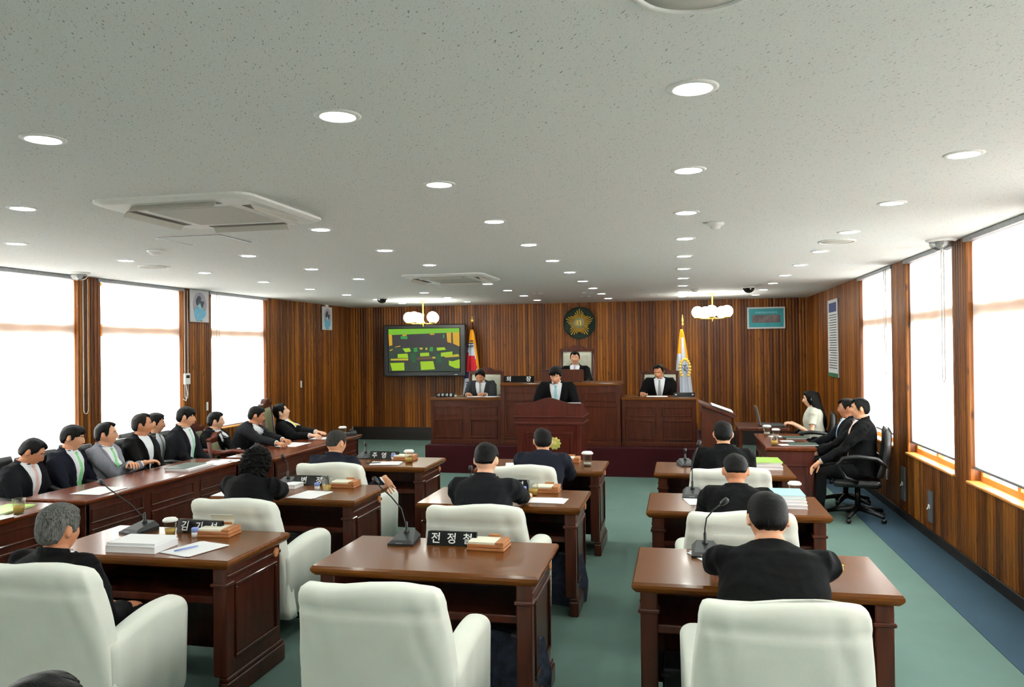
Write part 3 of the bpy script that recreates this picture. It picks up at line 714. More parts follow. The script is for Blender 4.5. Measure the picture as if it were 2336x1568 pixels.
# typist's table and laptop
t = empty('typist_table', (1.12, 11.35, 0), 0, 'dark wooden table carrying the open laptop, near the back right corner', 'table')
b = B(); b.box(-.36, .30, -.4, .4, .69, .73, .006); b.obj('tabletop', 'bench', t)
for sx in (-.32, .26):
    b = B(); b.box(sx-.02, sx+.02, -.37, .37, 0, .69); b.obj('side_panel', 'bench', t)
t = empty('laptop', (1.22, 11.25, .731), 0, 'open black laptop seen from the side on the typist table', 'laptop')
b = B(); b.box(-.14, .16, -.17, .17, 0, .022, .005); b.obj('base', 'dgrey', t)
b = B(); b.box(-.13, .13, -.165, .165, -.006, .006, .004, 1, Matrix.Translation((-.175, 0, .145)) @ Matrix.Rotation(RAD(78), 4, 'Y')); b.obj('screen', 'grey', t)

# ------------------------------------------------------------------ things on the walls
t = empty('television', (-4.90, YB-.41, 1.812), 0, 'large flat television on the back wall showing the room in green tones', 'television')
b = B(); b.box(-.845, .845, -.05, .05, -.51, .51, .02, 3); b.obj('casing', 'black', t)
b = B(); b.box(-.2, .2, .05, .405, -.15, .15); b.obj('wall_mount', 'black', t)
b = B(); b.box(-.74, .74, -.056, -.05, -.42, .44); b.box(-.74, .74, -.056, -.05, -.42, .44); b.obj('screen_glass', 'plate', t)
TV = [  # (colour index, polygon in 0..1 screen units, y down)
 (0, [(0, 0), (1, 0), (1, .1), (0, .14)]), (1, [(0, .14), (1, .1), (1, .45), (0, .42)]), (2, [(0, .42), (1, .45), (1, 1), (0, 1)]),
 (3, [(0, .13), (.05, .13), (.055, .38), (.01, .4)]), (3, [(.82, .10), (.885, .1), (.885, .35), (.83, .32)]), (3, [(.905, .1), (1, .1), (1, .43), (.91, .36)]),
 (4, [(.17, .17), (.27, .17), (.27, .24), (.18, .24)]), (4, [(.77, .14), (.79, .14), (.79, .23), (.77, .23)]), (3, [(.59, .12), (.65, .12), (.65, .15), (.59, .15)]), (3, [(.2, .14), (.26, .13), (.26, .16), (.2, .17)]),
 (5, [(.02, .80), (.22, .79), (.225, .97), (.05, .98)]), (5, [(.45, .77), (.63, .76), (.655, .95), (.46, .97)]), (5, [(.85, .75), (.9, .77), (1, .72), (1, .93), (.94, .93), (.85, .86)]),
 (5, [(.13, .59), (.27, .58), (.28, .68), (.13, .68)]), (5, [(.45, .57), (.57, .56), (.58, .64), (.45, .65)]), (5, [(.74, .57), (.9, .54), (.9, .62), (.74, .66)]),
 (6, [(.03, .70), (.28, .69), (.28, .74), (.03, .75)]), (6, [(.11, .72), (.28, .71), (.28, .74), (.11, .75)]), (7, [(.40, .67), (.66, .66), (.66, .71), (.40, .73)]), (6, [(.62, .66), (.66, .66), (.665, .7), (.62, .7)]), (6, [(.78, .65), (.98, .60), (1, .66), (.8, .68)]),
 (5, [(.2, .46), (.3, .45), (.32, .53), (.24, .55)]), (5, [(.68, .45), (.79, .44), (.81, .50), (.69, .52)]), (6, [(.44, .44), (.49, .45), (.48, .49), (.45, .49)]), (6, [(.52, .46), (.55, .44), (.55, .5), (.53, .5)]), (4, [(.36, .45), (.41, .44), (.41, .54), (.36, .55)]), (4, [(.59, .43), (.63, .43), (.63, .53), (.58, .53)]),
 (8, [(.31, .58), (.39, .58), (.39, .78), (.31, .80)]), (8, [(.67, .6), (.72, .6), (.76, .8), (.68, .8)]), (1, [(.02, .74), (.33, .74), (.33, .78), (.02, .78)]), (1, [(.4, .73), (.68, .71), (.68, .75), (.4, .76)]), (3, [(.02, .49), (.06, .47), (.06, .49), (.02, .52)]), (3, [(.09, .42), (.17, .39), (.17, .41), (.1, .43)])]
tvc = [srgb(120, 190, 40), srgb(52, 48, 52), srgb(46, 62, 50), srgb(214, 166, 30), srgb(40, 150, 60), srgb(160, 205, 20), srgb(190, 180, 40), srgb(96, 74, 50), srgb(30, 88, 52)]
mats = [emis('screen_colour_%d' % k, c, .32) for k, c in enumerate(tvc)]
b = B()
for k, (ci, poly) in enumerate(TV):
    b.mi = ci; b.quad([(-.73+1.46*u, -.0565-.0002*k, .43-.84*v) for u, v in poly][::-1])
o = b.obj('screen_image', mats, t, normals=False)
b = B(); b.box(.62, .68, -.0515, -.049, -.475, -.468); b.obj('maker_mark', 'white_ink', t)

t = empty('wall_emblem', (-1.88, YB-.02, 2.31), 0, 'gold many-rayed starburst emblem on a dark green disc, above the chairman', 'emblem')
b = B(); b.lathe([(0, -.03), (.27, -.03), (.30, -.02), (.31, 0), (.31, .02)], c=(0, -.03, 0), n=40, axis='y', cap=False); b.obj('backing_disc', 'dgreen', t)
b = B()
for k in range(35):
    a = 2*pi*k/35; f = k % 7
    R = .275 - .035*abs(3-((k+3) % 7))*.9; d = Vector((sin(a), 0, cos(a))); s = Vector((cos(a), 0, -sin(a)))
    w = .017; p0 = d*.08; p1 = d*R
    pts = [p0+s*w*.5, p0-s*w*.5, p1-s*w*.55, p1+s*w*.55]
    top = [Vector((0, -.09, 0))+p0, Vector((0, -.075, 0))+p1*.99]
    P = [b.bm.verts.new(q+Vector((0, -.062, 0))) for q in pts]; T = [b.bm.verts.new(q) for q in top]
    for fc in ((P[0], P[3], T[1], T[0]), (P[1], T[0], T[1], P[2]), (P[2], T[1], P[3]), (P[0], T[0], P[1])): b._mark([b.bm.faces.new(fc)])
b.obj('gold_rays', 'gold', t)
b = B(); b.lathe([(0, .105), (.095, .10), (.105, .09), (.105, .06)], c=(0, 0, 0), n=32, axis='y', cap=False); b.obj('centre_boss', 'khaki', t)
b = B(); 
for s in (-1, 1): b.box(s*.03-.012, s*.03+.012, -.112, -.104, -.05, .05)
b.box(-.045, .045, -.112, -.104, .035, .05); b.box(-.045, .045, -.112, -.104, -.05, -.035); b.obj('raised_seal', 'gold', t)

def strip_text(b, x0, x1, z, y, h, n, axis='x'):
    """irregular small dashes that read as unreadable lines of print"""
    x = x0
    while x < x1:
        w = random.uniform(.4, 1.4)*h
        if axis == 'x': b.box(x, min(x+w, x1), y-.0015, y, z, z+h)
        else: b.box(y-.0015, y, x, min(x+w, x1), z, z+h)
        x += w+h*.5
t = empty('framed_picture', (1.565, YB-.03, 2.345), 0, 'wide white-framed picture with teal mat high on the back wall, right side', 'picture')
b = B(); b.box(-.335, .335, -.03, .01, -.20, .20, .006); b.obj('frame', 'board', t)
b = B(); b.box(-.305, .305, -.034, -.03, -.17, .17); b.obj('mat_board', 'teal', t)
b = B(); b.box(-.25, .25, -.036, -.034, -.09, .055); b.obj('print', 'picture', t)
b = B(); strip_text(b, -.19, .19, .085, -.0345, .028, 8); b.obj('caption', 'paleblue', t)
# poster on the right wall
t = empty('wall_chart', (XR-.014, 12.54, 1.95), 0, 'tall narrow white chart with blue heading on the right wall beyond the windows', 'poster')
b = B(); b.box(-.02, 0, -.37, .37, -.60, .57, .004); b.obj('panel', 'board', t)
b = B(); b.box(-.023, -.02, -.30, .27, .38, .52); b.obj('heading', 'signblue', t)
b = B(); b.box(-.023, -.02, -.37, .37, -.60, -.54); b.obj('bottom_stripe', 'seagreen', t)
b = B()
for k in range(22):
    strip_text(b, -.31, .30-random.random()*.12, .33-k*.038, -.0205, .011, 9, 'y')
b.obj('printed_lines', 'dgrey', t)
for y, z0, z1, w in ((8.85, .20, .55, .12), (7.95, .17, .46, .12)):
    t = empty('wall_panel', (XR-.013, y, (z0+z1)/2), 0, 'slim grey metal service plate low on the right wall, '+('farther of the two' if y > 8 else 'nearer of the two'), 'wall plate', 'grey service plates on the right wall')
    b = B(); b.box(-.02, 0, -w/2, w/2, -(z1-z0)/2, (z1-z0)/2, .004); b.obj('plate', 'grey', t)
    b = B(); b.box(-.03, -.02, -.02, .02, -.02, .02, .004); b.tube([(-.03, 0, 0), (-.05, -.03, -.02)], .006); b.obj('latch', 'white', t)
b = B(); b.box(XR-.022, XR-.012, 9.52, 9.57, .30, .42, .003); tag(b.obj('socket_plate', 'board'), 'small pale socket plate low on the right wall by the seated men', 'socket')
# left wall: picture boards, intercom, plates
def oval_board(y, z, w, h, lab, rot=0):
    t = empty('picture_board', (XL+.014, y, z), 0, lab, 'picture', 'white boards with oval blue pictures')
    a = w/2; c = h/2
    b = B(); b.box(.01, .03, -a, a, -c, c, .006); b.obj('board', 'board', t)
    def oval(b, ry, rz, x, cy_=0, cz=0, n=32, f=lambda a: 1):
        b.rings([[(x, cy_+ry*f(q)*cos(q), cz+rz*f(q)*sin(q)) for q in [2*pi*k/n for k in range(n)]], [(x-.002, cy_+ry*f(q)*cos(q), cz+rz*f(q)*sin(q)) for q in [2*pi*k/n for k in range(n)]]], True, False)
    b = B(); oval(b, a*.72, c*.76, .032, 0, .02); b.obj('oval_ground', 'mauve', t)
    b = B(); oval(b, a*.62, c*.42, .034, -.01, -.11*h/.46, f=lambda q: 1+.12*sin(3*q+1)); b.obj('blue_shape', 'skyblue', t)
    b = B(); oval(b, a*.26, c*.18, .036, 0, .0); b.obj('pale_circle', 'paleblue', t)
    b = B(); oval(b, a*.24, c*.26, .038, -a*.18, c*.34, f=lambda q: 1+.3*sin(2*q)); oval(b, a*.2, c*.2, .038, a*.2, c*.16, f=lambda q: 1+.25*sin(3*q)); b.obj('dark_shape', 'darkprint', t)
    b = B(); strip_text(b, -a*.35, a*.3, -c*.93, .0315, .012, 5, 'y'); b.obj('caption', 'dgrey', t)
    b = B(); b.box(.0, .03, -.05, .05, c, c+.045, .004); b.obj('hanging_bracket', 'white', t)
oval_board(9.755, 2.475, .43, .45, 'white board with oval blue picture on the pillar between left windows')
oval_board(13.80, 2.445, .42, .44, 'white board with oval blue picture high on the far left wall')
t = empty('wall_intercom', (XL+.014, 9.47, 1.47), 0, 'small white handset unit with curly cable on the left window pillar', 'intercom')
b = B(); b.box(0, .03, -.06, .06, -.075, .075, .008); b.obj('housing', 'white', t)
b = B(); b.box(.03, .034, -.035, .035, .01, .05); b.obj('display', 'dgrey', t)
b = B(); b.tube([(.015, -.02, -.075), (.03, -.02, -.20), (.03, -.05, -.30), (.03, -.10, -.27)], .006); b.obj('cable', 'white', t)
for y, z in ((9.95, 1.06), (12.77, 1.24)):
    b = B(); b.box(XL+.013, XL+.022, y-.02, y+.02, z-.06, z+.06, .003); tag(b.obj('switch_plate', 'white'), 'slim white switch plate on the '+('left window pillar' if y < 10 else 'far left wood wall'), 'switch')

# ------------------------------------------------------------------ flags
def flag(name, x, y, z0, ztop, label, kind):
    t = empty(name, (x, y, z0), 0, label, 'flag', 'standing flags on the dais'); H = ztop-z0
    b = B(); b.tube([(0, 0, 0.02), (0, 0, H-.1)], .013, 10); b.obj('pole', 'cherry', t)
    b = B(); b.lathe([(0, 0), (.17, 0), (.17, .02), (.12, .05), (.03, .08), (.02, .12)], n=24); b.obj('stand_base', 'gold', t)
    b = B()
    if kind: b.ball((0, 0, H-.08), .035, 12); b.tube([(0, 0, H-.1), (0, 0, H)], .01, 8)
    else: b.lathe([(0, 0), (.016, 0), (.02, .03), (.012, .06), (.02, .09), (.002, .2), (0, .2)], c=(0, 0, H-.2), n=12)
    b.obj('finial', 'gold', t)
    # hanging cloth: folds widening downwards
    def fold(u, s, rad=1.0):   # u 0..1 down, s -1..1 across
        top = H-.26; zz = top-u*(top-.30)
        w = .03+.22*u**.75
        if kind: xx = s*w*1.02-.01*u
        else: xx = s*w*.75-.02+.03*u
        yy = -.045-.025*cos(s*9)*(.25+u)-.03*(1-s*s)
        return Vector((xx, yy*rad, zz))
    b = B(); n, mm = 26, 30; g = [[b.bm.verts.new(fold(i/mm, -1+2*j/n)) for j in range(n+1)] for i in range(mm+1)]
    for i in range(mm):
        for j in range(n):
            u = i/mm; s = -1+2*(j+.5)/n; mi = 0
            zz = fold(u, s).z+z0; xx = fold(u, s).x+x
            if not kind:
                if u < .09: mi = 1
                elif u < .30 and s < -.25: mi = 1
                elif u < .36 and s > .55: mi = 1
            else:
                if s > .5+.4*min(.8, u*1.6): mi = 1
                elif u < .12: mi = 1
                elif s > -1.2:
                    if (xx-FLC[0])**2+(zz-FLC[1])**2 < FLC[2]**2: mi = 2 if (zz > FLC[1]-.10 or xx > FLC[0]+.1) else 3
            b.mi = mi; f = b.bm.faces.new((g[i][j], g[i][j+1], g[i+1][j+1], g[i+1][j])); b._mark([f], True)
    o = b.obj('cloth', ['flag', 'orange_cloth', 'red', 'navy'], t)
    sm = o.modifiers.new('thick', 'SOLIDIFY'); sm.thickness = .004
    return t, fold
FLC = (-4.09, 1.54, .23)
t, fold = flag('national_flag', -3.98, 14.85, 0, 2.47, 'white flag with red and blue circle, gold fringe, half behind the television', True)
b = B()
for zz, k in ((1.98, 3), (1.17, 3)):
    for q in range(k):
        for xa, xb in ((-.10, -.03), (-.015, .05)) if zz < 1.5 or q != 1 else ((-.10, .05),):
            u = (2.47-.26-(zz-q*.05))/(2.47-.26-.30)
            c = fold(u, 0)
            b.box(c.x+xa, c.x+xb, c.y-.055, c.y-.045, zz-q*.05, zz-q*.05+.022)
b.obj('trigram_bars', 'ink', t)
t, fold = flag('assembly_flag', .06, 14.1, ST, 2.40, 'white flag with gold wreath emblem and orange tassels, right of the dais', False)
b = B()
for k in range(18):
    if k in (8, 9, 10): continue
    a = 2*pi*k/18; cx = .03+.085*sin(a); cz = 1.45-ST+.16*cos(a)
    b.ball((cx, -.155, cz), .028, 8, (1, .3, .9))
b.obj('wreath_emblem', 'gold', t)
b = B()
for (xa, za), (xb, zb) in (((-.03, .05), (.03, .06)), ((.0, .06), (.0, -.04)), ((-.03, -.02), (.04, -.05)), ((.03, .02), (.05, -.01)), ((-.04, .02), (-.02, -.01))):
    b.tube([(.03+xa, -.16, 1.45-ST+za), (.03+xb, -.16, 1.45-ST+zb)], .006, 6)
b.obj('emblem_strokes', 'ink', t)

# ------------------------------------------------------------------ things on the desks
ZT = .751
def microphone(x, y, rz, path, label, z=ZT, mat='black'):
    t = empty('desk_microphone', (x, y, z), rz, label, 'microphone', 'gooseneck desk microphones'); t.scale = (.86, .86, .9)
    b = B(); b.rings([[(sx*a_, -c_, zz), (sx*a_, -c_, zz), (sx*a_, -c_, zz)] for sx, a_, c_, zz in ()] or [[(-.085, -.10, 0), (.085, -.10, 0), (.08, .10, 0), (-.08, .10, 0)], [(-.085, -.10, .012), (.085, -.10, .012), (.08, .10, .03), (-.08, .10, .03)], [(-.065, -.07, .028), (.065, -.07, .028), (.05, .085, .062), (-.05, .085, .062)]], True, False)
    b.obj('mic_base', 'dgrey', t)
    b = B(); b.lathe([(.02, .04), (.018, .065), (.010, .075), (.010, .11), (.006, .12)], c=(0, .045, 0), n=14); pts = [(0, .045, .06)]+path; b.tube(pts, .0045, 8); b.obj('gooseneck', mat, t)
    p, q = Vector(pts[-2]), Vector(pts[-1]); d = (q-p).normalized()
    b = B(); b.tube([q-d*.01, q, q+d*.02, q+d*.045, q+d*.05], [.006, .014, .018, .016, .004], 12); b.obj('mic_head', mat, t)
    b = B(); b.box(-.03, .015, -.101, -.085, .012, .016); b.obj('button_strip', 'grey', t)
def nameplate(x, y, text, w, label, z=ZT, rz=0, flip=False, size=.062, h=.075):
    t = empty('nameplate', (x, y, z), rz, label, 'nameplate', 'black nameplates with white lettering')
    b = B(); b.prism([(-.03, 0), (.03, 0), (.012, h), (-.004, h)], -w/2, w/2, 'x'); b.obj('plate', 'plate', t)
    n = len(text); face = math.atan2(h, .026)
    for k, ch in enumerate(text):
        if ch == ' ': continue
        u = (k-(n-1)/2)/max(1, n)*w*.98
        text_mesh(ch, size, 'white_ink', t, 'lettering', (u, -.0178, h*.47), (face, 0, 0))
    return t
def memo_box(x, y, rz, label, curl=False, z=ZT):
    t = empty('memo_box', (x, y, z), rz, label, 'memo box', 'wooden memo boxes with note pads')
    b = B(); b.box(-.105, .105, -.075, .075, 0, .014, .002, 1); b.box(-.102, .102, -.072, .072, .015, .034, .003, 1); b.box(.055, .102, -.072, .072, .034, .048, .003, 1); b.box(-.02, .05, .06, .075, .034, .06, .003, 1); b.obj('tray', 'box', t)
    b = B(); b.box(-.098, .053, -.068, .058, .034, .046, .001, 1)
    if curl:
        rr = [[(xx, .058-.0+.028*sin(q)-.0*q, .046+.03-.03*cos(q)) for xx in (-.098, .053)] for q in [pi*k/6*.9 for k in range(8)]]
        b.rings(rr, False, True, closed=False)
    b.obj('note_pad', 'pad', t)
def cup(x, y, label, fill='tea', z=ZT, lid=True, s=1.0, level=.5):
    t = empty('plastic_cup', (x, y, z), 0, label, 'cup', 'clear plastic cups')
    b = B(); b.lathe([(0, .001), (.027*s, .001), (.037*s, .085*s), (.0385*s, .087*s), (.036*s, .085*s), (.026*s, .004), (0, .004)], n=24, cap=False); b.obj('cup_wall', 'cup', t)
    if level: b = B(); r = .0265+.009*level; b.lathe([(0, .005), (.0255*s, .005), (r*s, .083*level*s), (0, .083*level*s)], n=24, cap=False); b.obj('drink', fill, t)
    if lid: b = B(); b.lathe([(.0385*s, .084*s), (.043*s, .086*s), (.043*s, .096*s), (.036*s, .098*s), (.034*s, .104*s), (0, .105*s)], n=24, cap=False); b.obj('lid', 'white' if lid == 2 else 'cup', t)
def sheet(x, y, w, d, rz, label, z=ZT, n=1, mat='paper', name='paper_sheet', cat='paper'):
    b = B()
    for k in range(n):
        mt = Matrix.Translation((random.uniform(-.02, .02)*(k > 0), random.uniform(-.015, .015)*(k > 0), .0012*(k+.5))) @ Matrix.Rotation(random.uniform(-.12, .12)*(k > 0), 4, 'Z')
        b.box(-w/2, w/2, -d/2, d/2, -.0005, .0005, 0, 1, mt)
    o = b.obj(name, mat); o.location = (x, y, z); o.rotation_euler = (0, 0, rz); return tag(o, label, cat)
def book(x, y, z, w, d, h, rz, label, cover='paper', group=None):
    t = empty('book', (x, y, z), rz, label, 'book', group)
    b = B(); b.box(-w/2+.003, w/2-.003, -d/2+.003, d/2-.003, .002, h-.002); b.obj('pages', 'paper', t)
    b = B(); b.box(-w/2, w/2, -d/2, d/2, h-.002, h); b.box(-w/2, w/2, -d/2, d/2, 0, .002); b.box(-w/2, -w/2+.002, -d/2, d/2, 0, h); b.obj('cover', cover, t)
def pot(x, y, label, z=ZT):
    t = empty('eraser_pot', (x, y, z), 0, label, 'small pot', 'small blue-topped pots')
    b = B(); b.lathe([(0, 0), (.020, 0), (.020, .03), (0, .03)], n=20); b.obj('pot_body', 'white', t)
    b = B(); b.lathe([(0, .03), (.0215, .03), (.0215, .05), (.018, .053), (0, .053)], n=20); b.obj('lid', 'blue', t)
def pen(x, y, rz, label, mat='blue', z=ZT):
    b = B(); b.tube([(-.07, 0, .006), (.055, 0, .006), (.07, 0, .005)], [.0045, .0045, .001], 8); o = b.obj('pen', mat); o.location = (x, y, z); o.rotation_euler = (0, 0, rz); tag(o, label, 'pen')

# nearest row, centre desk (empty seat)
microphone(-1.53, 4.18, .05, [(-.01, .04, .12), (-.03, .035, .20), (-.10, .03, .28), (-.17, .03, .335), (-.19, .03, .36)], 'black gooseneck microphone leaning left on the empty-seat desk')
nameplate(-1.245, 4.17, '전정철', .28, 'black nameplate lettered 전정철 on the empty-seat desk', rz=.0)
memo_box(-1.03, 4.14, -.05, 'wooden memo box with blank note pad on the empty-seat desk')
# nearest row, left desk
microphone(-3.22, 4.16, -.2, [(-.03, .04, .10), (-.10, .03, .16), (-.20, .01, .22), (-.30, 0, .27), (-.36, 0, .30)], 'black gooseneck microphone bent far left on the grey-haired man\'s desk')
cup(-2.965, 4.10, 'lidded cup of tea beside the microphone on the grey-haired man\'s desk', lid=2)
nameplate(-2.83, 4.20, '김기섭', .30, 'black nameplate lettered 김기섭 on the grey-haired man\'s desk', rz=-.05)
pot(-2.80, 4.10, 'small pot with blue top by the nameplate on the grey-haired man\'s desk')
memo_box(-2.69, 4.17, .05, 'wooden memo box with a curled-up page on the grey-haired man\'s desk', curl=True)
book(-2.93, 3.81, ZT, .30, .21, .035, .02, 'thick white book, lower of two, on the grey-haired man\'s desk'); book(-2.935, 3.815, ZT+.035, .29, .205, .016, .05, 'thin white booklet, upper of two, on the grey-haired man\'s desk')
sheet(-2.62, 3.85, .21, .27, -.25, 'white sheets under the blue pen on the grey-haired man\'s desk', n=3)
pen(-2.655, 3.81, 1.1, 'blue pen lying on sheets of the grey-haired man\'s desk', 'blue', ZT+.005)
# nearest row, right desk
microphone(.12, 4.20, 0, [(0, .045, .14), (.01, .045, .20), (.05, .04, .25), (.10, .03, .29)], 'black gooseneck microphone left of the broad man at lower right')
sheet(.19, 4.20, .25, .2, .5, 'white sheets by the hand of the broad man at lower right', n=3)
sheet(.35, 4.20, .32, .2, .06, 'white sheets beyond the broad man at lower right', n=2)
book(.70, 4.08, ZT, .10, .15, .022, .2, 'small yellow-red booklet by the right elbow of the broad man', 'tie_yellow')
# middle row
microphone(-3.13, 5.80, .1, [(-.0, .045, .14), (.0, .045, .19), (-.03, .04, .23)], 'gooseneck microphone beyond the curly-haired woman')
nameplate(-2.92, 5.84, '변정', .27, 'black nameplate lettered 변정 on the curly-haired woman\'s desk')
pot(-2.78, 5.64, 'small blue-topped pot on the curly-haired woman\'s desk')
cup(-2.68, 5.60, 'cup of tea on the curly-haired woman\'s desk', s=1.1)
memo_box(-2.62, 5.81, .0, 'wooden memo box on the curly-haired woman\'s desk')
sheet(-2.73, 5.43, .21, .29, -.15, 'white sheets to the right of the curly-haired woman', n=3)
sheet(-3.38, 5.40, .2, .24, .1, 'white sheet left of the curly-haired woman')
book(-3.03, 5.72, ZT, .12, .15, .03, 0, 'pale booklet near the writing hand of the curly-haired woman')
nameplate(-1.27, 5.88, '정영', .26, 'black nameplate mostly hidden by the man in charcoal, centre column')
cup(-1.07, 5.68, 'cup of tea right of the man in charcoal, centre column', s=1.1, lid=True)
pot(-1.15, 5.72, 'small blue pot by the hand of the man in charcoal, centre column')
memo_box(-1.0, 5.84, 0, 'wooden memo box right of the man in charcoal, centre column')
sheet(-.94, 5.48, .26, .19, .03, 'white sheets at the right of the man in charcoal, centre column', n=3)
microphone(-1.60, 5.83, 0, [(0, .045, .1), (.0, .045, .15)], 'gooseneck microphone hidden before the man in charcoal, centre column')
microphone(.08, 5.80, 0, [(0, .045, .14), (.0, .045, .24), (.02, .04, .32), (.05, .04, .40)], 'gooseneck microphone left of the man with aqua-covered books')
nameplate(.30, 5.86, '조 ', .22, 'black nameplate lettered 조 behind the man with aqua-covered books', size=.07)
zz = ZT
for k, (h, cov, lb) in enumerate(((.030, 'paper', 'thick white volume, bottom of the stack at the right column'), (.024, 'paper', 'white volume, second from the bottom of the tall stack'), (.022, 'paper', 'white tabbed volume, just under the aqua one'), (.022, 'aqua', 'aqua-covered volume on top of the tall stack'))):
    book(.70+random.uniform(-.01, .01), 5.62, zz, .23, .34-.02*k, h*.85, random.uniform(-.04, .04), lb, cov, 'stacked volumes on the right column desk'); zz += h*.85
cup(.79, 5.86, 'lidded cup behind the aqua-covered stack of books', lid=2, fill='water', s=1.1, level=.3)
sheet(.12, 5.62, .18, .24, .2, 'white sheet at the left of the man with aqua-covered books')
# farthest row
microphone(-3.12, 7.38, 0, [(0, .045, .1), (.0, .045, .13)], 'gooseneck microphone on the salt-and-pepper haired man\'s desk')
nameplate(-2.88, 7.32, '주영은', .30, 'black nameplate lettered 주영은 on the salt-and-pepper haired man\'s desk')
pot(-2.77, 7.28, 'small blue pot on the salt-and-pepper haired man\'s desk')
memo_box(-2.66, 7.32, 0, 'wooden memo box on the salt-and-pepper haired man\'s desk')
cup(-2.56, 7.14, 'lidded cup of tea on the salt-and-pepper haired man\'s desk', s=1.15, lid=2)
sheet(-2.75, 7.04, .28, .2, .1, 'white sheets right of the salt-and-pepper haired man', n=3)
pen(-2.86, 6.99, .5, 'dark pen on sheets of the salt-and-pepper haired man\'s desk', 'ink', ZT+.005)
cup(-.84, 7.16, 'lidded cup of water at the right end of the far centre desk', 'water', s=1.25, lid=2, level=.3)
memo_box(-1.04, 7.38, 0, 'wooden memo box on the far centre desk')
sheet(-1.50, 7.12, .2, .26, .2, 'white sheet at the left of the man before the lectern')
zz = ZT
for k, (h, cov, lb) in enumerate(((.03, 'paper', 'thick white volume, bottom of the stack on the far right desk'), (.028, 'paper', 'white volume in the middle of the stack on the far right desk'), (.01, 'lime', 'green-printed booklet on top of the far right stack'))):
    book(.74, 7.28, zz, .25, .32, h, random.uniform(-.05, .05), lb, cov, 'stacked volumes on the far right desk'); zz += h
microphone(.05, 7.30, .3, [(0, .045, .1), (.0, .045, .12)], 'gooseneck microphone at the left of the far right desk')
# side tables on the left
book(-4.60, 4.55, ZT, .22, .36, .012, .1, 'glossy lime green folder on the near side table', 'lime')
cup(-4.42, 4.50, 'clear cup of tea beside the lime folder', lid=False, s=1.15, level=.55)
sheet(-4.47, 4.30, .2, .26, 0, 'white sheets beside the lime folder', n=2)
sheet(-4.48, 5.34, .24, .33, 0, 'white sheets on the side table before the man in light grey suit', n=3)
book(-4.50, 6.52, ZT, .24, .42, .018, .03, 'white booklet under a dark green folder on the side table')
book(-4.53, 6.50, ZT+.018, .21, .36, .008, .05, 'dark green folder lying on a white booklet', 'folder_g')
sheet(-4.44, 6.84, .2, .3, .1, 'white sheets beyond the dark green folder', n=2)
sheet(-4.40, 7.01, .22, .17, .1, 'white sheet at the far end of the middle side table', n=1)
sheet(-4.38, 8.29, .25, .38, 0, 'white sheets before the leaning man at the far side table', n=2)
sheet(-4.36, 8.93, .2, .24, .1, 'white sheets before the reclining man with yellow tie', n=2)
cup(-4.17, 9.18, 'lidded cup at the far end of the far side table', lid=2, s=1.2)
microphone(-4.13, 9.31, -1.2, [(0, .045, .08), (.04, .03, .085), (.08, .02, .08)], 'folded black microphone at the far end of the far side table')
# clerk table
cup(1.02, 9.86, 'lidded cup at the far corner of the clerks table', lid=2, s=1.2, fill='water', level=.4)
cup(1.0, 8.92, 'cup of tea at the near corner of the clerks table', s=1.15)
cup(1.09, 9.56, 'lidded cup in the middle of the clerks table', lid=2, s=1.1, fill='water', level=.4)
book(1.30, 8.98, ZT, .30, .22, .012, 0, 'dark green folder nearest the edge of the clerks table', 'folder_g')
book(1.30, 9.62, ZT, .24, .24, .012, .1, 'dark green folder farther back on the clerks table', 'folder_g')
sheet(1.11, 8.93, .09, .14, .3, 'crumpled white papers beside the nearer green folder', n=4)
sheet(1.18, 9.30, .14, .12, .1, 'white slip in the middle of the clerks table', n=1)
sheet(1.12, 9.72, .14, .14, .1, 'white papers by the cups at the far end of the clerks table', n=4)
# dais
nameplate(-2.36, 11.46, '의 장', .46, 'wide black nameplate lettered 의장 on the chairman bench', z=1.327, h=.095, size=.085)
nameplate(-3.53, 11.50, '사무과장', .27, 'black nameplate lettered 사무과장 on the left wing bench', z=1.102, size=.05, h=.06)
nameplate(.06, 11.52, 'ㅂ   ㅇ', .30, 'black nameplate half lost in glare on the right wing bench', z=1.112, size=.04, h=.06)
cup(-3.36, 11.5, 'small pale cup beside the nameplate on the left wing bench', z=1.101, lid=False, s=.7, fill='pad')
sheet(-3.06, 11.56, .26, .2, .1, 'white sheets under the writing hand on the left wing bench', z=1.101, n=3)
sheet(-2.82, 11.55, .2, .2, -.1, 'white sheets at the right edge of the left wing bench', z=1.101, n=3)
sheet(-.33, 11.55, .27, .2, 0, 'white sheets before the clerk on the right wing bench', z=1.111, n=4)
b = B(); b.box(-.05, .05, -.035, .035, 0, .012, .003); b.tube([(-.05, 0, .03), (.06, 0, .03)], .006); b.lathe([(0, -.03), (.02, -.03), (.02, .03), (0, .03)], c=(-.02, 0, .03), n=14, axis='y'); o = b.obj('gavel', 'box'); o.location = (-2.38, 11.62, 1.40)
o.location = (-2.36, 11.66, 1.327); tag(o, 'small wooden gavel on its block behind the wide nameplate', 'gavel')
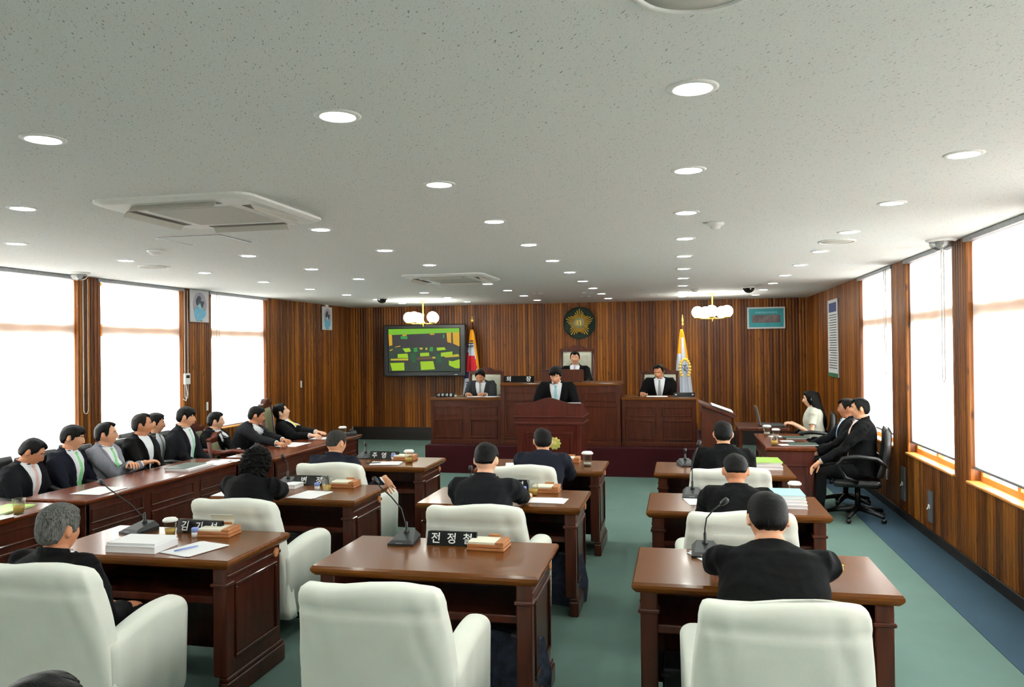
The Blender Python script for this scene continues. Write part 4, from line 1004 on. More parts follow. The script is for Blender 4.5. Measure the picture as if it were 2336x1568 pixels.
# bags and boxes in the leg space
def bag(x, y, rz, label):
    t = empty('tartan_bag', (x, y, 0), rz, label, 'bag', 'dark tartan bags under the desks')
    b = B(); b.rings([[(-.09, -.16, 0), (.09, -.16, 0), (.09, .16, 0), (-.09, .16, 0)], [(-.095, -.17, .15), (.095, -.17, .15), (.095, .17, .15), (-.095, .17, .15)], [(-.03, -.165, .36), (.03, -.165, .36), (.03, .165, .36), (-.03, .165, .36)]], True, False); b.obj('bag_body', 'tartan', t)
    b = B(); b.box(-.034, .034, -.12, .0, .345, .362, .003, 1); b.obj('metal_clasp', 'grey', t)
bag(-.86, 3.98, 1.2, 'dark tartan bag standing under the empty-seat desk'); bag(-.86, 5.62, 1.2, 'dark tartan bag under the desk of the man in charcoal')
b = B(); b.box(-.2, .2, -.12, .12, 0, .27, .01); b.box(-.21, .21, -.13, .13, .23, .25, .003, 1); o = b.obj('storage_box', 'dgrey'); o.location = (.10, 4.0, .0); tag(o, 'grey box on the floor under the lower right desk', 'box')

# ------------------------------------------------------------------ people
def smooth01(x): x = np.clip(x, 0, 1); return x*x*(3-2*x)
def head_pts(D):
    """D: (n,3) unit directions (x right, y forward, z up) -> points on the head, metres"""
    x, y, z = D[:, 0], D[:, 1], D[:, 2]
    X = .075*np.sign(x)*np.abs(x)**.93; Y = np.where(y > 0, .094, .100)*y; Z = np.where(z > 0, .118*z-.010*z**6, .122*z)
    low = smooth01(-z*1.05)
    X = X*(1-.30*low**1.3)
    Y = np.where(y < 0, Y*(1-.34*smooth01((-z-.15)*1.5)), Y*(1-.05*low))
    Y = Y+np.where((y > 0), .012*low*y, 0)
    X = X*(1+.03*smooth01(1-abs(z*1.6)))
    f = smooth01(y*2.2)
    g = lambda cx, cz, sx, sz: np.exp(-((np.abs(X)-cx)/sx)**2-((Z-cz)/sz)**2)
    d = np.zeros_like(X)
    nz = np.clip((Z+.044)/.062, 0, 1); nose = np.where((Z > -.050) & (Z < .022), np.sin(np.pi*.5*np.clip((.022-Z)/.055, 0, 1)), 0)*smooth01((Z+.050)/.012)
    d += .024*nose*np.exp(-(X/(.0105+.006*np.clip((.01-Z)/.05, 0, 1)))**2)
    d -= .009*g(.031, .008, .016, .013); d += .004*g(.030, .032, .026, .009); d += .004*g(.040, -.025, .018, .018)
    d += .006*g(0, -.066, .024, .010); d -= .004*g(0, -.0665, .022, .0025); d -= .003*g(0, -.086, .02, .006); d += .007*g(0, -.106, .022, .014)
    Y = Y+d*f
    return np.stack([X, Y, Z], 1)
HLINE = [(0, .066), (35, .068), (52, .056), (62, .030), (72, .000), (80, -.022), (87, -.018), (92, .018), (106, .018), (116, -.030), (130, -.062), (180, -.070)]
def hair_pts(D, T, style, seed):
    P = head_pts(D); az = np.degrees(np.arctan2(np.abs(D[:, 0]), D[:, 1]))
    hl = [(a, z) for a, z in HLINE]
    if style == 'receding': hl = [(0, .082), (25, .078), (36, .095), (52, .080), (64, .045)]+hl[4:]
    if style == 'fringe': hl = [(0, .044), (30, .046), (50, .036), (62, .015)]+hl[4:]
    if style == 'buzz': hl = hl[:9]+[(116, .0), (130, -.035), (180, -.042)]
    if style in ('bob', 'long'): hl = [(0, .072), (30, .066), (50, .035), (66, -.05), (80, -.11), (180, -.16)]
    zl = np.interp(az, [a for a, _ in hl], [b for _, b in hl])
    rs = np.random.RandomState(seed); n = np.zeros(len(P)); sa = np.degrees(np.arctan2(D[:, 0], D[:, 1])); q = rs.rand(4)*6
    zl = zl+(.0045*np.sin(sa*.21+q[0])+.0035*np.sin(sa*.47+q[1])+.003*np.sin(sa*.93+q[2]))*(1+.9*(az < 60))*(.3 if style == 'buzz' else 1)*(1-.7*(az > 105))+(.010*np.sin((D[:, 0]+.25)*5+q[3]) if style in ('short', 'fringe') else 0)*(az < 65)
    t = smooth01((P[:, 2]-zl)/(.016 if style != 'buzz' else .024))
    for k in range(6):
        w = rs.normal(size=3)*(18+14*k); n += np.sin(P@w+rs.rand()*6)/(1+k*.5)
    n /= 3
    part = .006*np.exp(-((P[:, 0]-.028)/.02)**2)*(P[:, 2] > .06)
    up = smooth01(D[:, 2]*1.4)
    base = T*(.62+.5*up)
    front = smooth01((D[:, 1]-.3)*2)*up
    off = t*(base*(1+.22*n)+.006*front-part)-(1-t)*.006
    return P+D*off[:, None]
def sphere_grid(nu, nv):
    v = [(0, 0, 1)]
    for i in range(1, nv):
        th = pi*i/nv
        for j in range(nu): ph = 2*pi*j/nu; v.append((sin(th)*sin(ph), sin(th)*cos(ph), cos(th)))
    v.append((0, 0, -1)); F = []
    for j in range(nu): F.append((0, 1+(j+1) % nu, 1+j)); 
    for i in range(nv-2):
        for j in range(nu):
            a = 1+i*nu+j; b = 1+i*nu+(j+1) % nu; F.append((a, b, b+nu, a+nu))
    l = len(v)-1
    for j in range(nu): F.append((l, l-nu+j, l-nu+(j+1) % nu))
    return np.array(v, float), F
SG = sphere_grid(80, 60)
def add_grid(bm, P, F, smooth=True, mi=0):
    vs = [bm.verts.new(p) for p in P]
    for f in F:
        q = bm.faces.new([vs[i] for i in f]); q.smooth = smooth; q.material_index = mi
def remesh(b, voxel, sm=2):
    me = b.mesh('tmp', True); o = bpy.data.objects.new('tmp', me); COL.objects.link(o)
    r = o.modifiers.new('r', 'REMESH'); r.mode = 'VOXEL'; r.voxel_size = voxel; r.use_smooth_shade = True
    if sm: s = o.modifiers.new('s', 'SMOOTH'); s.iterations = sm; s.factor = .5
    dg = bpy.context.evaluated_depsgraph_get(); out = bpy.data.meshes.new_from_object(o.evaluated_get(dg))
    bpy.data.objects.remove(o); bpy.data.meshes.remove(me)
    out.polygons.foreach_set('use_smooth', [True]*len(out.polygons)); return out
def wrinkle(me, amp, seed, freq=22, spots=()):
    n = len(me.vertices); co = np.empty(n*3); me.vertices.foreach_get('co', co); co = co.reshape(-1, 3)
    no = np.empty(n*3); me.vertices.foreach_get('normal', no); no = no.reshape(-1, 3)
    rs = np.random.RandomState(seed); d = np.zeros(n)
    for k in range(7):
        w = rs.normal(size=3)*freq*(.5+.35*k)*np.array([1, 1, .55]); d += (1-2*np.abs(np.sin(co@w+rs.rand()*6+1.5*np.sin(co@(rs.normal(size=3)*9)))))/(1+.6*k)
    g = np.full(n, .45)
    for (p, r, w) in spots: g += w*np.exp(-((co-np.array(p))**2).sum(1)/(r*r))
    co = co+no*(d*amp*g/2)[:, None]
    me.vertices.foreach_set('co', co.ravel()); me.update()
def mobj(name, me, mat, parent):
    o = bpy.data.objects.new(name, me); COL.objects.link(o); me.materials.clear(); me.materials.append(M[mat]); o.parent = parent; return o
def ik(S, T, l1, l2, pole):
    S, T = Vector(S), Vector(T); d = T-S; L = d.length
    if L > (l1+l2)*.995: T = S+d*((l1+l2)*.995/L); d = T-S; L = d.length
    if L < .12: L = .12
    a = (l1*l1-l2*l2+L*L)/(2*L); h = math.sqrt(max(0, l1*l1-a*a)); n = d.normalized(); p = Vector(pole); p = (p-n*p.dot(n)).normalized()
    return S+n*a+p*h, T
def hand(b, wr, d, n, side, curl=.5, spread=.12, s=1.0):
    """wr wrist, d finger direction, n palm normal; side=+1 right hand"""
    d = Vector(d).normalized(); n = Vector(n); n = (n-d*n.dot(d)).normalized(); t = d.cross(n)*side  # t points to thumb side
    wr = Vector(wr)
    rs = []
    for u, w, th in ((-.02, .026, .021), (.01, .030, .018), (.04, .039, .016), (.07, .042, .014), (.088, .038, .011)):
        c = wr+d*u*s; rs.append([c+(t*cos(a)*w+n*sin(a)*th)*s for a in [2*pi*k/14 for k in range(14)]])
    b.rings(rs, True, True)
    for k, (off, ln, sp) in enumerate(((.030, .070, 1), (.010, .079, .33), (-.011, .073, -.33), (-.031, .057, -1))):
        p = wr+(d*.082+t*off)*s; dd = (d+t*sp*spread).normalized(); pts = [p-dd*.012]; r = [.0085*s]*1; c = 0
        pts.append(p); r.append(.0092*s)
        for seg, f in enumerate((.45, .30, .25)):
            c += curl*(.75, 1.0, .75)[seg]*(1+.08*k)
            dr = dd*cos(c)+n*sin(c); p = p+dr*ln*f*s; pts.append(p); r.append((.0085, .0078, .0060)[seg]*s)
        pts.append(p+dr*.004*s); r.append(.003*s)
        b.tube(pts, r, 8)
    p = wr+(d*.022+t*.024+n*.004)*s; d1 = (d*.62+t*.66+n*.25).normalized(); d2 = (d*.88+t*.30+n*(.25+curl*.4)).normalized()
    b.tube([p-d1*.012, p, p+d1*.036*s, p+d1*.036*s+d2*.028*s, p+d1*.036*s+d2*.050*s, p+d1*.036*s+d2*.054*s], [.012*s, .0135*s, .011*s, .0098*s, .007*s, .003*s], 8)
def person(x, y, top, az, label, seat=.425, z0=0, lean=.08, hunch=.1, yaw=0, pitch=.1, hroll=0, jacket='charcoal', skin='skin', hair='hair', hstyle='short', hT=.017,
           tie='tie_grey', shirt='shirt', L=None, R=None, fine=False, glasses=False, stand=False, female=False, open_front=.30, wide=1.0, head=1.0, legs=.46, seed=1, group=None, twist=0, spreadlegs=.12, lcurl=.5, rcurl=.5, ldir=None, rdir=None, sleeves=True, belly=0, chair=None, elbow=.42):
    """x,y: world position of the HEAD centre; top: world z of the hair top; az: facing, clockwise from +Y in radians"""
    hz = (seat+.10) if not stand else .90
    a1, a2, a3 = lean*.8, lean+hunch*.5, lean+hunch; an = (lean+hunch)*.75
    v = lambda a: Vector((0, sin(a), cos(a)))
    hs = .92*head; headh = (.12+hT*.9+.080)*hs
    Rh = Matrix.Rotation(-yaw, 3, 'Z') @ Matrix.Rotation(-pitch, 3, 'X') @ Matrix.Rotation(hroll, 3, 'Y')
    unit = .21*cos(a1)+.16*cos(a2)+.13*cos(a3)+.055*cos(an)
    k = max(.74, min(1.22, (top-z0-hz-headh)/unit))
    P = [Vector((0, 0, hz))]
    for ln, a in ((.21, a1), (.16, a2), (.13, a3), (.055, an)): P.append(P[-1]+v(a)*ln*k)
    Hc = P[4]+Rh @ (Vector((0, .018, .080))*hs)
    # place so that the head is over (x, y)
    cz, sz = cos(-az), sin(-az)
    wx = cz*Hc.x-sz*Hc.y; wy = sz*Hc.x+cz*Hc.y
    root = empty('person', (x-wx, y-wy, z0), -az, label, 'person', group)
    inv = lambda w: Matrix.Rotation(az, 3, 'Z') @ (Vector(w)-root.location)
    def sp(t):  # point and direction along spine, t 0..1 = hip..neck base
        L_ = [0, .42, .74, 1.0, 1.15]; t = max(-.1, min(1.15, t))
        for i in range(4):
            if t <= L_[i+1]:
                u = (t-L_[i])/(L_[i+1]-L_[i]); return P[i].lerp(P[i+1], u) if u >= 0 else P[0]+(P[1]-P[0])*u, (a1, a2, a3, an)[i]
        return P[4], an
    def ring(t, rx, ry, off=0, n=28, e=.85, sc=1.0, dz=0):
        c, a = sp(t); 
        aa = a if t <= .05 else (sp(max(0, t-.12))[1]+sp(min(1.15, t+.12))[1])/2
        ey = Vector((0, cos(aa), -sin(aa))); c = c+ey*off+Vector((0, 0, dz))
        return [c+Vector((1, 0, 0))*rx*sc*math.copysign(abs(cos(q))**e, cos(q))+ey*ry*sc*math.copysign(abs(sin(q))**e, sin(q)) for q in [2*pi*j/n for j in range(n)]]
    W_ = wide*(.86 if female else 1.0)
    shz = sp(.90)[0]; ux = Vector((cos(twist), sin(twist), 0))
    ey = Vector((0, cos(a3), -sin(a3)))
    SH = {s: shz+ux*s*(.177*W_)+Vector((0, 0, -.008))-ey*.012 for s in (-1, 1)}
    def default_hand(s): return Vector((s*.11, .34, hz+.03)) if not stand else Vector((s*.16, .26, hz+.22))
    HT = {}; HD = {}
    for s, tgt in ((-1, L), (1, R)):
        HT[s] = inv(tgt) if tgt is not None else default_hand(s)
    l1, l2 = .285, .245
    EL = {}
    for s in (-1, 1):
        pole = (s*elbow, -.30, -1.0)
        need = (HT[s]-SH[s]).length/(l1+l2)
        sc = max(1.0, min(1.12, need*1.01))
        e, w = ik(SH[s], HT[s], l1*sc, l2*sc, pole); EL[s] = e; HT[s] = w
        dd = (w-e).normalized()
        HD[s] = dd
    # legs
    lg = {}
    for s in (-1, 1):
        hp = Vector((s*.085, .0, hz-.01))
        if stand: kn = Vector((s*.095, .03, .48)); ak = Vector((s*.10, 0, .09))
        else: kn = Vector((s*(.10+spreadlegs*.35), .40, seat+.065)); ak = Vector((s*(.10+spreadlegs*.35), .43, .10))
        lg[s] = (hp, kn, ak)
    vox = .0065 if fine else .0085
    # ---- body: one continuous surface, head to feet
    bb = B()
    bb.rings([ring(t, rx*W_, ry, o, 20, 1) for t, rx, ry, o in ((-.08, .13, .10, 0), (0, .14, .11, 0), (.3, .125, .09, .0), (.7, .14, .095, .0), (.88, .13, .08, -.01), (.97, .075, .06, -.008), (1.03, .055, .056, -.004), (1.15, .052, .054, .004))], True, True)
    nk, hd = sp(1.0)[0], Hc+Rh @ Vector((0, -.012, -.05))*hs
    bb.tube([nk, nk.lerp(hd, .5), hd], [.057, .053*hs+.002, .055*hs], 16)
    D, F = SG; HP = head_pts(D)*hs; RM = np.array(Rh); HPw = HP@RM.T+np.array(Hc); add_grid(bb.bm, HPw, F)
    for s in (-1, 1):
        e0 = Hc+Rh @ (Vector((s*.074, -.012, -.006))*hs)
        q = Rh @ Matrix.Rotation(-s*.35, 3, 'Z')
        rr = []
        for u, w in ((0, .55), (.35, .9), (.7, 1.0), (1, .8)):
            rr.append([e0+q @ (Vector((s*(u*.017), (.017*cos(g)*w-.004*u), (.031*w*sin(g)+.004*u)))*hs) for g in [2*pi*j/14 for j in range(14)]])
        bb.rings(rr, True, True)
        bb.tube([SH[s], SH[s].lerp(EL[s], .5), EL[s], EL[s].lerp(HT[s], .5), HT[s], HT[s]+HD[s]*.03], [.042, .036, .029, .030, .026, .024], 12)
        bb.tube([sp(.86)[0], SH[s]], [.05, .048], 12)
        hp, kn, ak = lg[s]; bb.tube([P[0]+Vector((0, 0, .02)), hp, kn, ak, ak+Vector((0, .01, -.06))], [.08, .078, .052, .034, .03], 12); bb.tube([ak+Vector((0, -.02, -.045)), ak+Vector((0, .12, -.06))], [.03, .024], 10)
    me = remesh(bb, vox, 1)
    hb = B()
    for s, cu, dr in ((-1, lcurl, ldir), (1, rcurl, rdir)):
        nrm = Vector((-s*.15, .1, -1)) if dr is None or len(dr) < 2 else Vector(dr[1])
        fd = HD[s].copy(); fd.z *= .35
        if dr is not None: fd = Matrix.Rotation(az, 3, 'Z') @ Vector(dr[0])
        # thumb points towards the body's middle for palms down
        hand(hb, HT[s]+HD[s]*.012, fd, nrm, s if True else 1, cu, .14, .98 if not female else .88)
    hm = hb.mesh('h'); bm2 = bmesh.new(); bm2.from_mesh(me); bm2.from_mesh(hm); bm2.to_mesh(me); bm2.free(); bpy.data.meshes.remove(hm)
    body = mobj('body', me, skin, root)
    bv = BVHTree.FromPolygons([tuple(p) for p in HPw], F)
    # ---- face details projected on the head
    def face_patch(name, mat, pts2, off=.0012, parent=body):
        b = B(); c = []
        fy = Rh @ Vector((0, 1, 0))
        vs = []
        for (px_, pz_) in pts2:
            o = Hc+Rh @ (Vector((px_, .2, pz_))*hs); h = bv.ray_cast(o, -fy)
            vs.append((h[0] if h[0] else o-fy*.12)+fy*off)
        return b, vs
    for s in (-1, 1):
        b, vs = face_patch('', '', [(s*(.030+.015*cos(q)), .0075+.0042*sin(q)*(1 if sin(q) > 0 else .8)) for q in [2*pi*j/12 for j in range(12)]], .0016)
        b.bm.faces.new([b.bm.verts.new(p) for p in vs]); o = b.obj('eye', 'eyewhite', body)
        b, vs = face_patch('', '', [(s*.030+.0045*cos(q), .0075+.0042*sin(q)) for q in [2*pi*j/10 for j in range(10)]], .0026)
        b.bm.faces.new([b.bm.verts.new(p) for p in vs]); b2 = b
        _, v2 = face_patch('', '', [(s*(.014+.032*u), .0115+.0022*sin(u*pi)) for u in [j/6 for j in range(7)]]+[(s*(.014+.032*u), .0098+.0022*sin(u*pi)) for u in [1-j/6 for j in range(7)]], .0030)
        b2.bm.faces.new([b2.bm.verts.new(p) for p in v2]); b2.obj('iris_and_lid', 'ink', o)
        b, vs = face_patch('', '', [(s*(.012+.038*u), .0265+.006*sin(u*pi*.8)) for u in [j/6 for j in range(7)]]+[(s*(.012+.038*u), .0215+.006*sin(u*pi*.8)) for u in [1-j/6 for j in range(7)]], .0015)
        b.bm.faces.new([b.bm.verts.new(p) for p in vs]); b.obj('eyebrow', hair, body)
    b, vs = face_patch('', '', [(.023*cos(q), -.0665+(.006 if sin(q) > 0 else .0075)*sin(q)*abs(sin(q))**.3) for q in [2*pi*j/16 for j in range(16)]], .0012)
    b.bm.faces.new([b.bm.verts.new(p) for p in vs]); b.obj('lips', 'lip', body)
    # ---- hair
    b = B(); HR = hair_pts(D, hT, hstyle, seed)*hs; add_grid(b.bm, HR@RM.T+np.array(Hc), F)
    if hstyle in ('long', 'bob'):
        rng = random.Random(seed)
        if hstyle == 'long':
            rr = []
            for u, w, dth, yo in ((-.06, .070, .085, -.015), (0, .092, .100, -.022), (.10, .100, .100, -.04), (.2, .105, .090, -.085), (.30, .100, .075, -.125), (.38, .080, .055, -.15), (.44, .045, .03, -.16)):
                rr.append([Hc+Vector((w*cos(g)*(1+.05*sin(5*g+u*20)), yo+dth*sin(g)*(1 if sin(g) < 0 else .35)+.004*sin(9*g), .03-u)) for g in [2*pi*j/40 for j in range(40)]])
            b.rings(rr, True, True)
        else:
            D2, F2 = sphere_grid(190, 130); E = D2*np.array([.104, .106, .132])+np.array([0, -.018, -.012]); nr = np.random.RandomState(seed)
            q = np.zeros(len(D2))
            for kk in range(9):
                w = nr.normal(size=3)*(55+22*kk); q += np.sin(E@w+2.2*np.sin(E@(nr.normal(size=3)*50)+nr.rand()*6))/(1+.25*kk)
            E = E+D2*(.0048*q)[:, None]; E[:, 0] *= 1+.10*np.clip(-E[:, 2]*9, 0, 1)
            mk = smooth01((E[:, 1]-.035)/.03)*smooth01((.062-E[:, 2])/.03); E = E*(1-mk[:, None]*.45)
            add_grid(b.bm, (E*hs)@RM.T+np.array(Hc), F2)
    else:
        rng = random.Random(seed+5)
    b.obj('hair', hair, root)
    if glasses:
        b = B(); fy = Rh @ Vector((0, 1, 0))
        for s in (-1, 1):
            pts = [Hc+Rh @ (Vector((s*.031+.021*cos(q), .102-.010*abs(cos(q)*(1 if s*cos(q) > 0 else 0)), .004+.014*sin(q)))*hs) for q in [2*pi*j/16 for j in range(17)]]
            b.tube(pts, .0011, 6)
            b.tube([Hc+Rh @ (Vector((s*.052, .092, .008))*hs), Hc+Rh @ (Vector((s*.078, .05, .006))*hs), Hc+Rh @ (Vector((s*.082, -.012, .002))*hs)], .0012, 6)
        b.tube([Hc+Rh @ (Vector((-.010, .104, .006))*hs), Hc+Rh @ (Vector((.010, .104, .006))*hs)], .0012, 6)
        b.obj('glasses', 'grey', root)
    # ---- trousers, shoes
    b = B(); b.rings([ring(t, rx, ry, 0, 22, .9) for t, rx, ry in ((-.10, .155, .125), (0, .165, .135), (.12, .16, .125), (.2, .15, .115))], True, True)
    for s in (-1, 1):
        hp, kn, ak = lg[s]; b.tube([P[0]+Vector((s*.03, -.02, 0)), hp, hp.lerp(kn, .5), kn, kn.lerp(ak, .45), ak+Vector((0, 0, .01))], [.095, .095, .084, .073, .062, .058], 14)
    tm = remesh(b, .013, 2); wrinkle(tm, .010, seed+3, 18, [(tuple(lg[s][1]), .1, .6) for s in (-1, 1)]); mobj('skirt_and_stockings' if False else 'trousers', tm, jacket if jacket not in ('greysuit', 'cream_blouse') else ('greysuit' if jacket == 'greysuit' else 'blacksuit'), root)
    for s in (-1, 1):
        ak = lg[s][2]; b = B()
        b.rings([[Vector((ak.x+w*cos(g)*(1), ak.y+u, max(.0, h*(.5+.5*sin(g))) )) for g in [2*pi*j/14 for j in range(14)]] for u, w, h in ((-.075, .022, .05), (-.06, .034, .075), (-.01, .038, .085), (.05, .042, .07), (.12, .046, .055), (.17, .038, .045), (.195, .018, .03))], True, True); b.obj('shoe', 'shoe', root)
    # ---- jacket: torso and sleeves grown together
    b = B(); be = belly
    b.rings([ring(t, rx*W_, ry, o, 32, .88) for t, rx, ry, o in ((-.13, .185, .150, 0), (0, .188, .148+be*.5, be*.4), (.18, .178, .138+be, be*.8), (.42, .178, .134+be*.6, .002+be*.4), (.66, .190, .138, .004), (.82, .190, .128, -.004), (.91, .186, .110, -.010), (.98, .142, .088, -.012), (1.03, .100, .076, -.012), (1.08, .072, .068, -.010))], True, True)
    wend = .0 if sleeves else -1
    for s in (-1, 1):
        S_, E_, T_ = SH[s]+Vector((0, 0, .008)), EL[s], HT[s]
        b.tube([sp(.90)[0]+ux*s*.07+Vector((0, 0, .002)), S_+Vector((0, 0, .004)), S_+(E_-S_)*.16+ux*s*.004], [.060, .063, .066], 16)
        if sleeves: b.tube([S_, S_.lerp(E_, .3), S_.lerp(E_, .7), E_, E_.lerp(T_, .35), E_.lerp(T_, .7), T_-HD[s]*.012], [.066, .067, .060, .057, .053, .046, .041], 16)
        else: b.tube([S_, S_.lerp(E_, .35), S_.lerp(E_, .62)], [.058, .060, .062], 16)
    jm = remesh(b, .0095 if fine else .012, 3)
    spots = [(tuple(EL[s]), .10, 1.3) for s in (-1, 1)]+[(tuple(SH[s]+Vector((0, -.02, -.10))), .09, .8) for s in (-1, 1)]+[(tuple(sp(.15)[0]), .16, .7)]
    wrinkle(jm, .011 if fine else .009, seed+11, 15, spots)
    jo = mobj('blouse' if not sleeves else 'jacket', jm, jacket, root)
    n = len(jm.vertices); co = np.empty(n*3); jm.vertices.foreach_get('co', co)
    jb = BVHTree.FromPolygons([tuple(c) for c in co.reshape(-1, 3)], [tuple(p.vertices) for p in jm.polygons])
    def on_front(t, u, off):   # u metres across
        c, a = sp(t); aa = (sp(max(0, t-.1))[1]+sp(min(1.1, t+.1))[1])/2; ey_ = Vector((0, cos(aa), -sin(aa)))
        for kk in range(12):
            o = c+Vector((u, 0, 0))+ey_*.175; h = jb.ray_cast(o, -ey_)
            if h[0] is not None and h[3] < .20: break
            u *= .88
        if h[0] is not None and h[3] < .20: return h[0]+(h[1]*(1 if h[1].dot(ey_) > 0 else -1)*.75+ey_*.4)*off
        return c+Vector((u, 0, 0))+ey_*(.08+off)
    def front_patch(name, mat, fn, t0, t1, off, parent, nt=16, nu=6):
        b = B(); g = []
        for i in range(nt+1):
            t = t0+(t1-t0)*i/nt; ua, ub = fn(i/nt)
            g.append([b.bm.verts.new(on_front(t, ua+(ub-ua)*j/nu, off*(1 if 0 < j < nu else .25))) for j in range(nu+1)])
        for i in range(nt):
            for j in range(nu):
                try: f = b.bm.faces.new((g[i][j], g[i][j+1], g[i+1][j+1], g[i+1][j])); b._mark([f], True)
                except ValueError: pass
        return b.obj(name, mat, parent)
    tb = open_front
    if not female:
        ww = lambda i: .088*(1-i)**.85
        so = front_patch('shirt_front', shirt, lambda i: (-ww(i), ww(i)), 1.075, tb, .005, root, 22, 8)
        if tie: 
            to = front_patch('tie', tie, lambda i: (-(.015+.024*i**.8), .015+.024*i**.8), .99, tb+.03, .010, root, 14, 4)
            k0 = on_front(.985, 0, .008); b = B(); b.ball(k0, .016, 10, (1, .6, .9)); b.obj('knot', tie, to)
        for s in (-1, 1):
            front_patch('lapel', jacket, lambda i, s=s: tuple(sorted((s*ww(i), s*(ww(i)+.012+.045*math.sin(min(1, i*1.5)*pi*.55)*(1-i*.7))))), 1.06, tb, .010, jo, 18, 4)
        # shirt collar and jacket collar around the neck
        for nm, mat, r1, r2, z1_, z2_, par, gap in (('shirt_collar', shirt, .067, .0605, -.012, .046, root, .55), ('collar', jacket, .083, .068, -.035, .052, jo, 1.3)):
            b = B(); c, a = sp(1.02); rr = []
            for q in [gap+(2*pi-2*gap)*j/24 for j in range(25)]:
                dr = Vector((sin(q), cos(q)*.98, 0)); back = (1-cos(q))/2; 
                o_ = Vector((0, -.006, -.010*(1-back)))
                lo = c+o_+dr*r1+Vector((0, 0, z1_-.02*(1-back))); hi = c+o_+Vector((0, an*.03, 0))+dr*r2+Vector((0, 0, z2_-.028*(1-back)))
                rr.append([lo+dr*.003, hi+dr*.002, hi-dr*.004, lo-dr*.006])
            b.rings(rr, True, False); b.obj(nm, mat, par)
        for s in (-1, 1):
            w = HT[s]; b = B(); b.tube([w-HD[s]*.035, w-HD[s]*.006], [.034, .031], 14); b.obj('shirt_cuff', shirt, root)
        b = B()
        for q in (.0, .14):
            if tb-q-.04 > 0: b.ball(on_front(tb-.04-q, .008, .004), .008, 8, (1, .5, 1))
        b.obj('button', 'black', jo)
    if chair:
        kind, clab, kw = chair
        c = (office_chair if kind == 'o' else carved_chair)
        off = .05; c(root.location.x+sin(az)*off, root.location.y+cos(az)*off, -az, clab, z0=z0, **kw)
    return root

# ------------------------------------------------------------------ the cast
G1 = 'officials in a row by the left windows'; G2 = 'deputies at the desks seen from behind'
SG = sphere_grid(96, 72)
# deputies, seen from behind
person(.355, 3.44, 1.25, 0, 'person in black suit seen from behind at lower right, leaning over the desk', lean=.30, hunch=.40, pitch=.50, jacket='blacksuit', hstyle='short', hT=.02, wide=1.16, elbow=.75, L=(.17, 4.08, .795), R=(.58, 3.95, .795), fine=True, head=1.04, seed=2, group=G2)
person(-2.86, 3.14, 1.135, 0.05, 'grey-haired person in black suit seated at lower left, face turned away', lean=-.02, hunch=.12, pitch=.08, yaw=.05, jacket='blacksuit', hair='hairgrey', hT=.022, skin='skin2', fine=True, head=1.04, wide=1.05, seed=3, group=G2)
person(-2.84, 4.87, 1.215, 0, 'woman with short curly black hair writing at her desk, black jacket', lean=.16, hunch=.28, pitch=.45, yaw=.1, hstyle='bob', hT=.016, jacket='blacksuit', female=True, R=(-2.96, 5.48, .795), L=(-3.14, 5.40, .795), elbow=.8, fine=True, seed=4, group=G2)
person(-1.25, 4.98, 1.235, 0, 'person in charcoal suit, short black hair, centre desk column behind the empty seat', lean=.12, hunch=.25, pitch=.22, jacket='charcoal', hstyle='buzz', hT=.02, L=(-1.40, 5.36, .795), R=(-1.08, 5.42, .795), fine=True, skin='skin3', seed=5, wide=1.04, group=G2)
person(.335, 5.08, 1.185, 0, 'person in black suit bent over between the aqua-covered books and a microphone', lean=.25, hunch=.35, pitch=.40, jacket='blacksuit', hT=.016, hstyle='buzz', L=(.19, 5.44, .795), R=(.48, 5.42, .795), fine=True, seed=6, wide=.95, skin='skin2', group=G2)
person(-2.85, 6.15, 1.175, 0, 'salt-and-pepper haired person in navy suit, right hand hanging over the chair arm', lean=-.02, hunch=.15, pitch=.12, yaw=.3, jacket='navysuit', hair='hairsalt', hstyle='buzz', hT=.014, R=(-2.42, 6.12, .76), rdir=((.35, .35, -.9), (.5, -.8, 0)), fine=True, seed=7, group=G2)
person(-1.16, 6.62, 1.165, 0, 'person in navy suit hunched at the far centre desk facing the lectern', lean=.22, hunch=.35, pitch=.28, yaw=-.25, jacket='navysuit', hT=.019, L=(-1.32, 6.99, .795), R=(-1.0, 6.99, .795), seed=8, wide=1.05, group=G2)
person(.345, 6.68, 1.235, 0, 'person in black suit at the far right desk, back turned, ears showing', lean=.15, hunch=.28, pitch=.22, jacket='blacksuit', hT=.017, L=(.20, 7.02, .795), R=(.49, 7.02, .795), seed=9, wide=1.04, group=G2)
person(-1.237, 1.30, 1.215, 0, 'person whose black hair just shows at the lower left corner', lean=.0, pitch=.0, jacket='charcoal', chair=('o', 'black office chair under the person at the bottom edge', {}), seed=10, head=1.05, hT=.02)
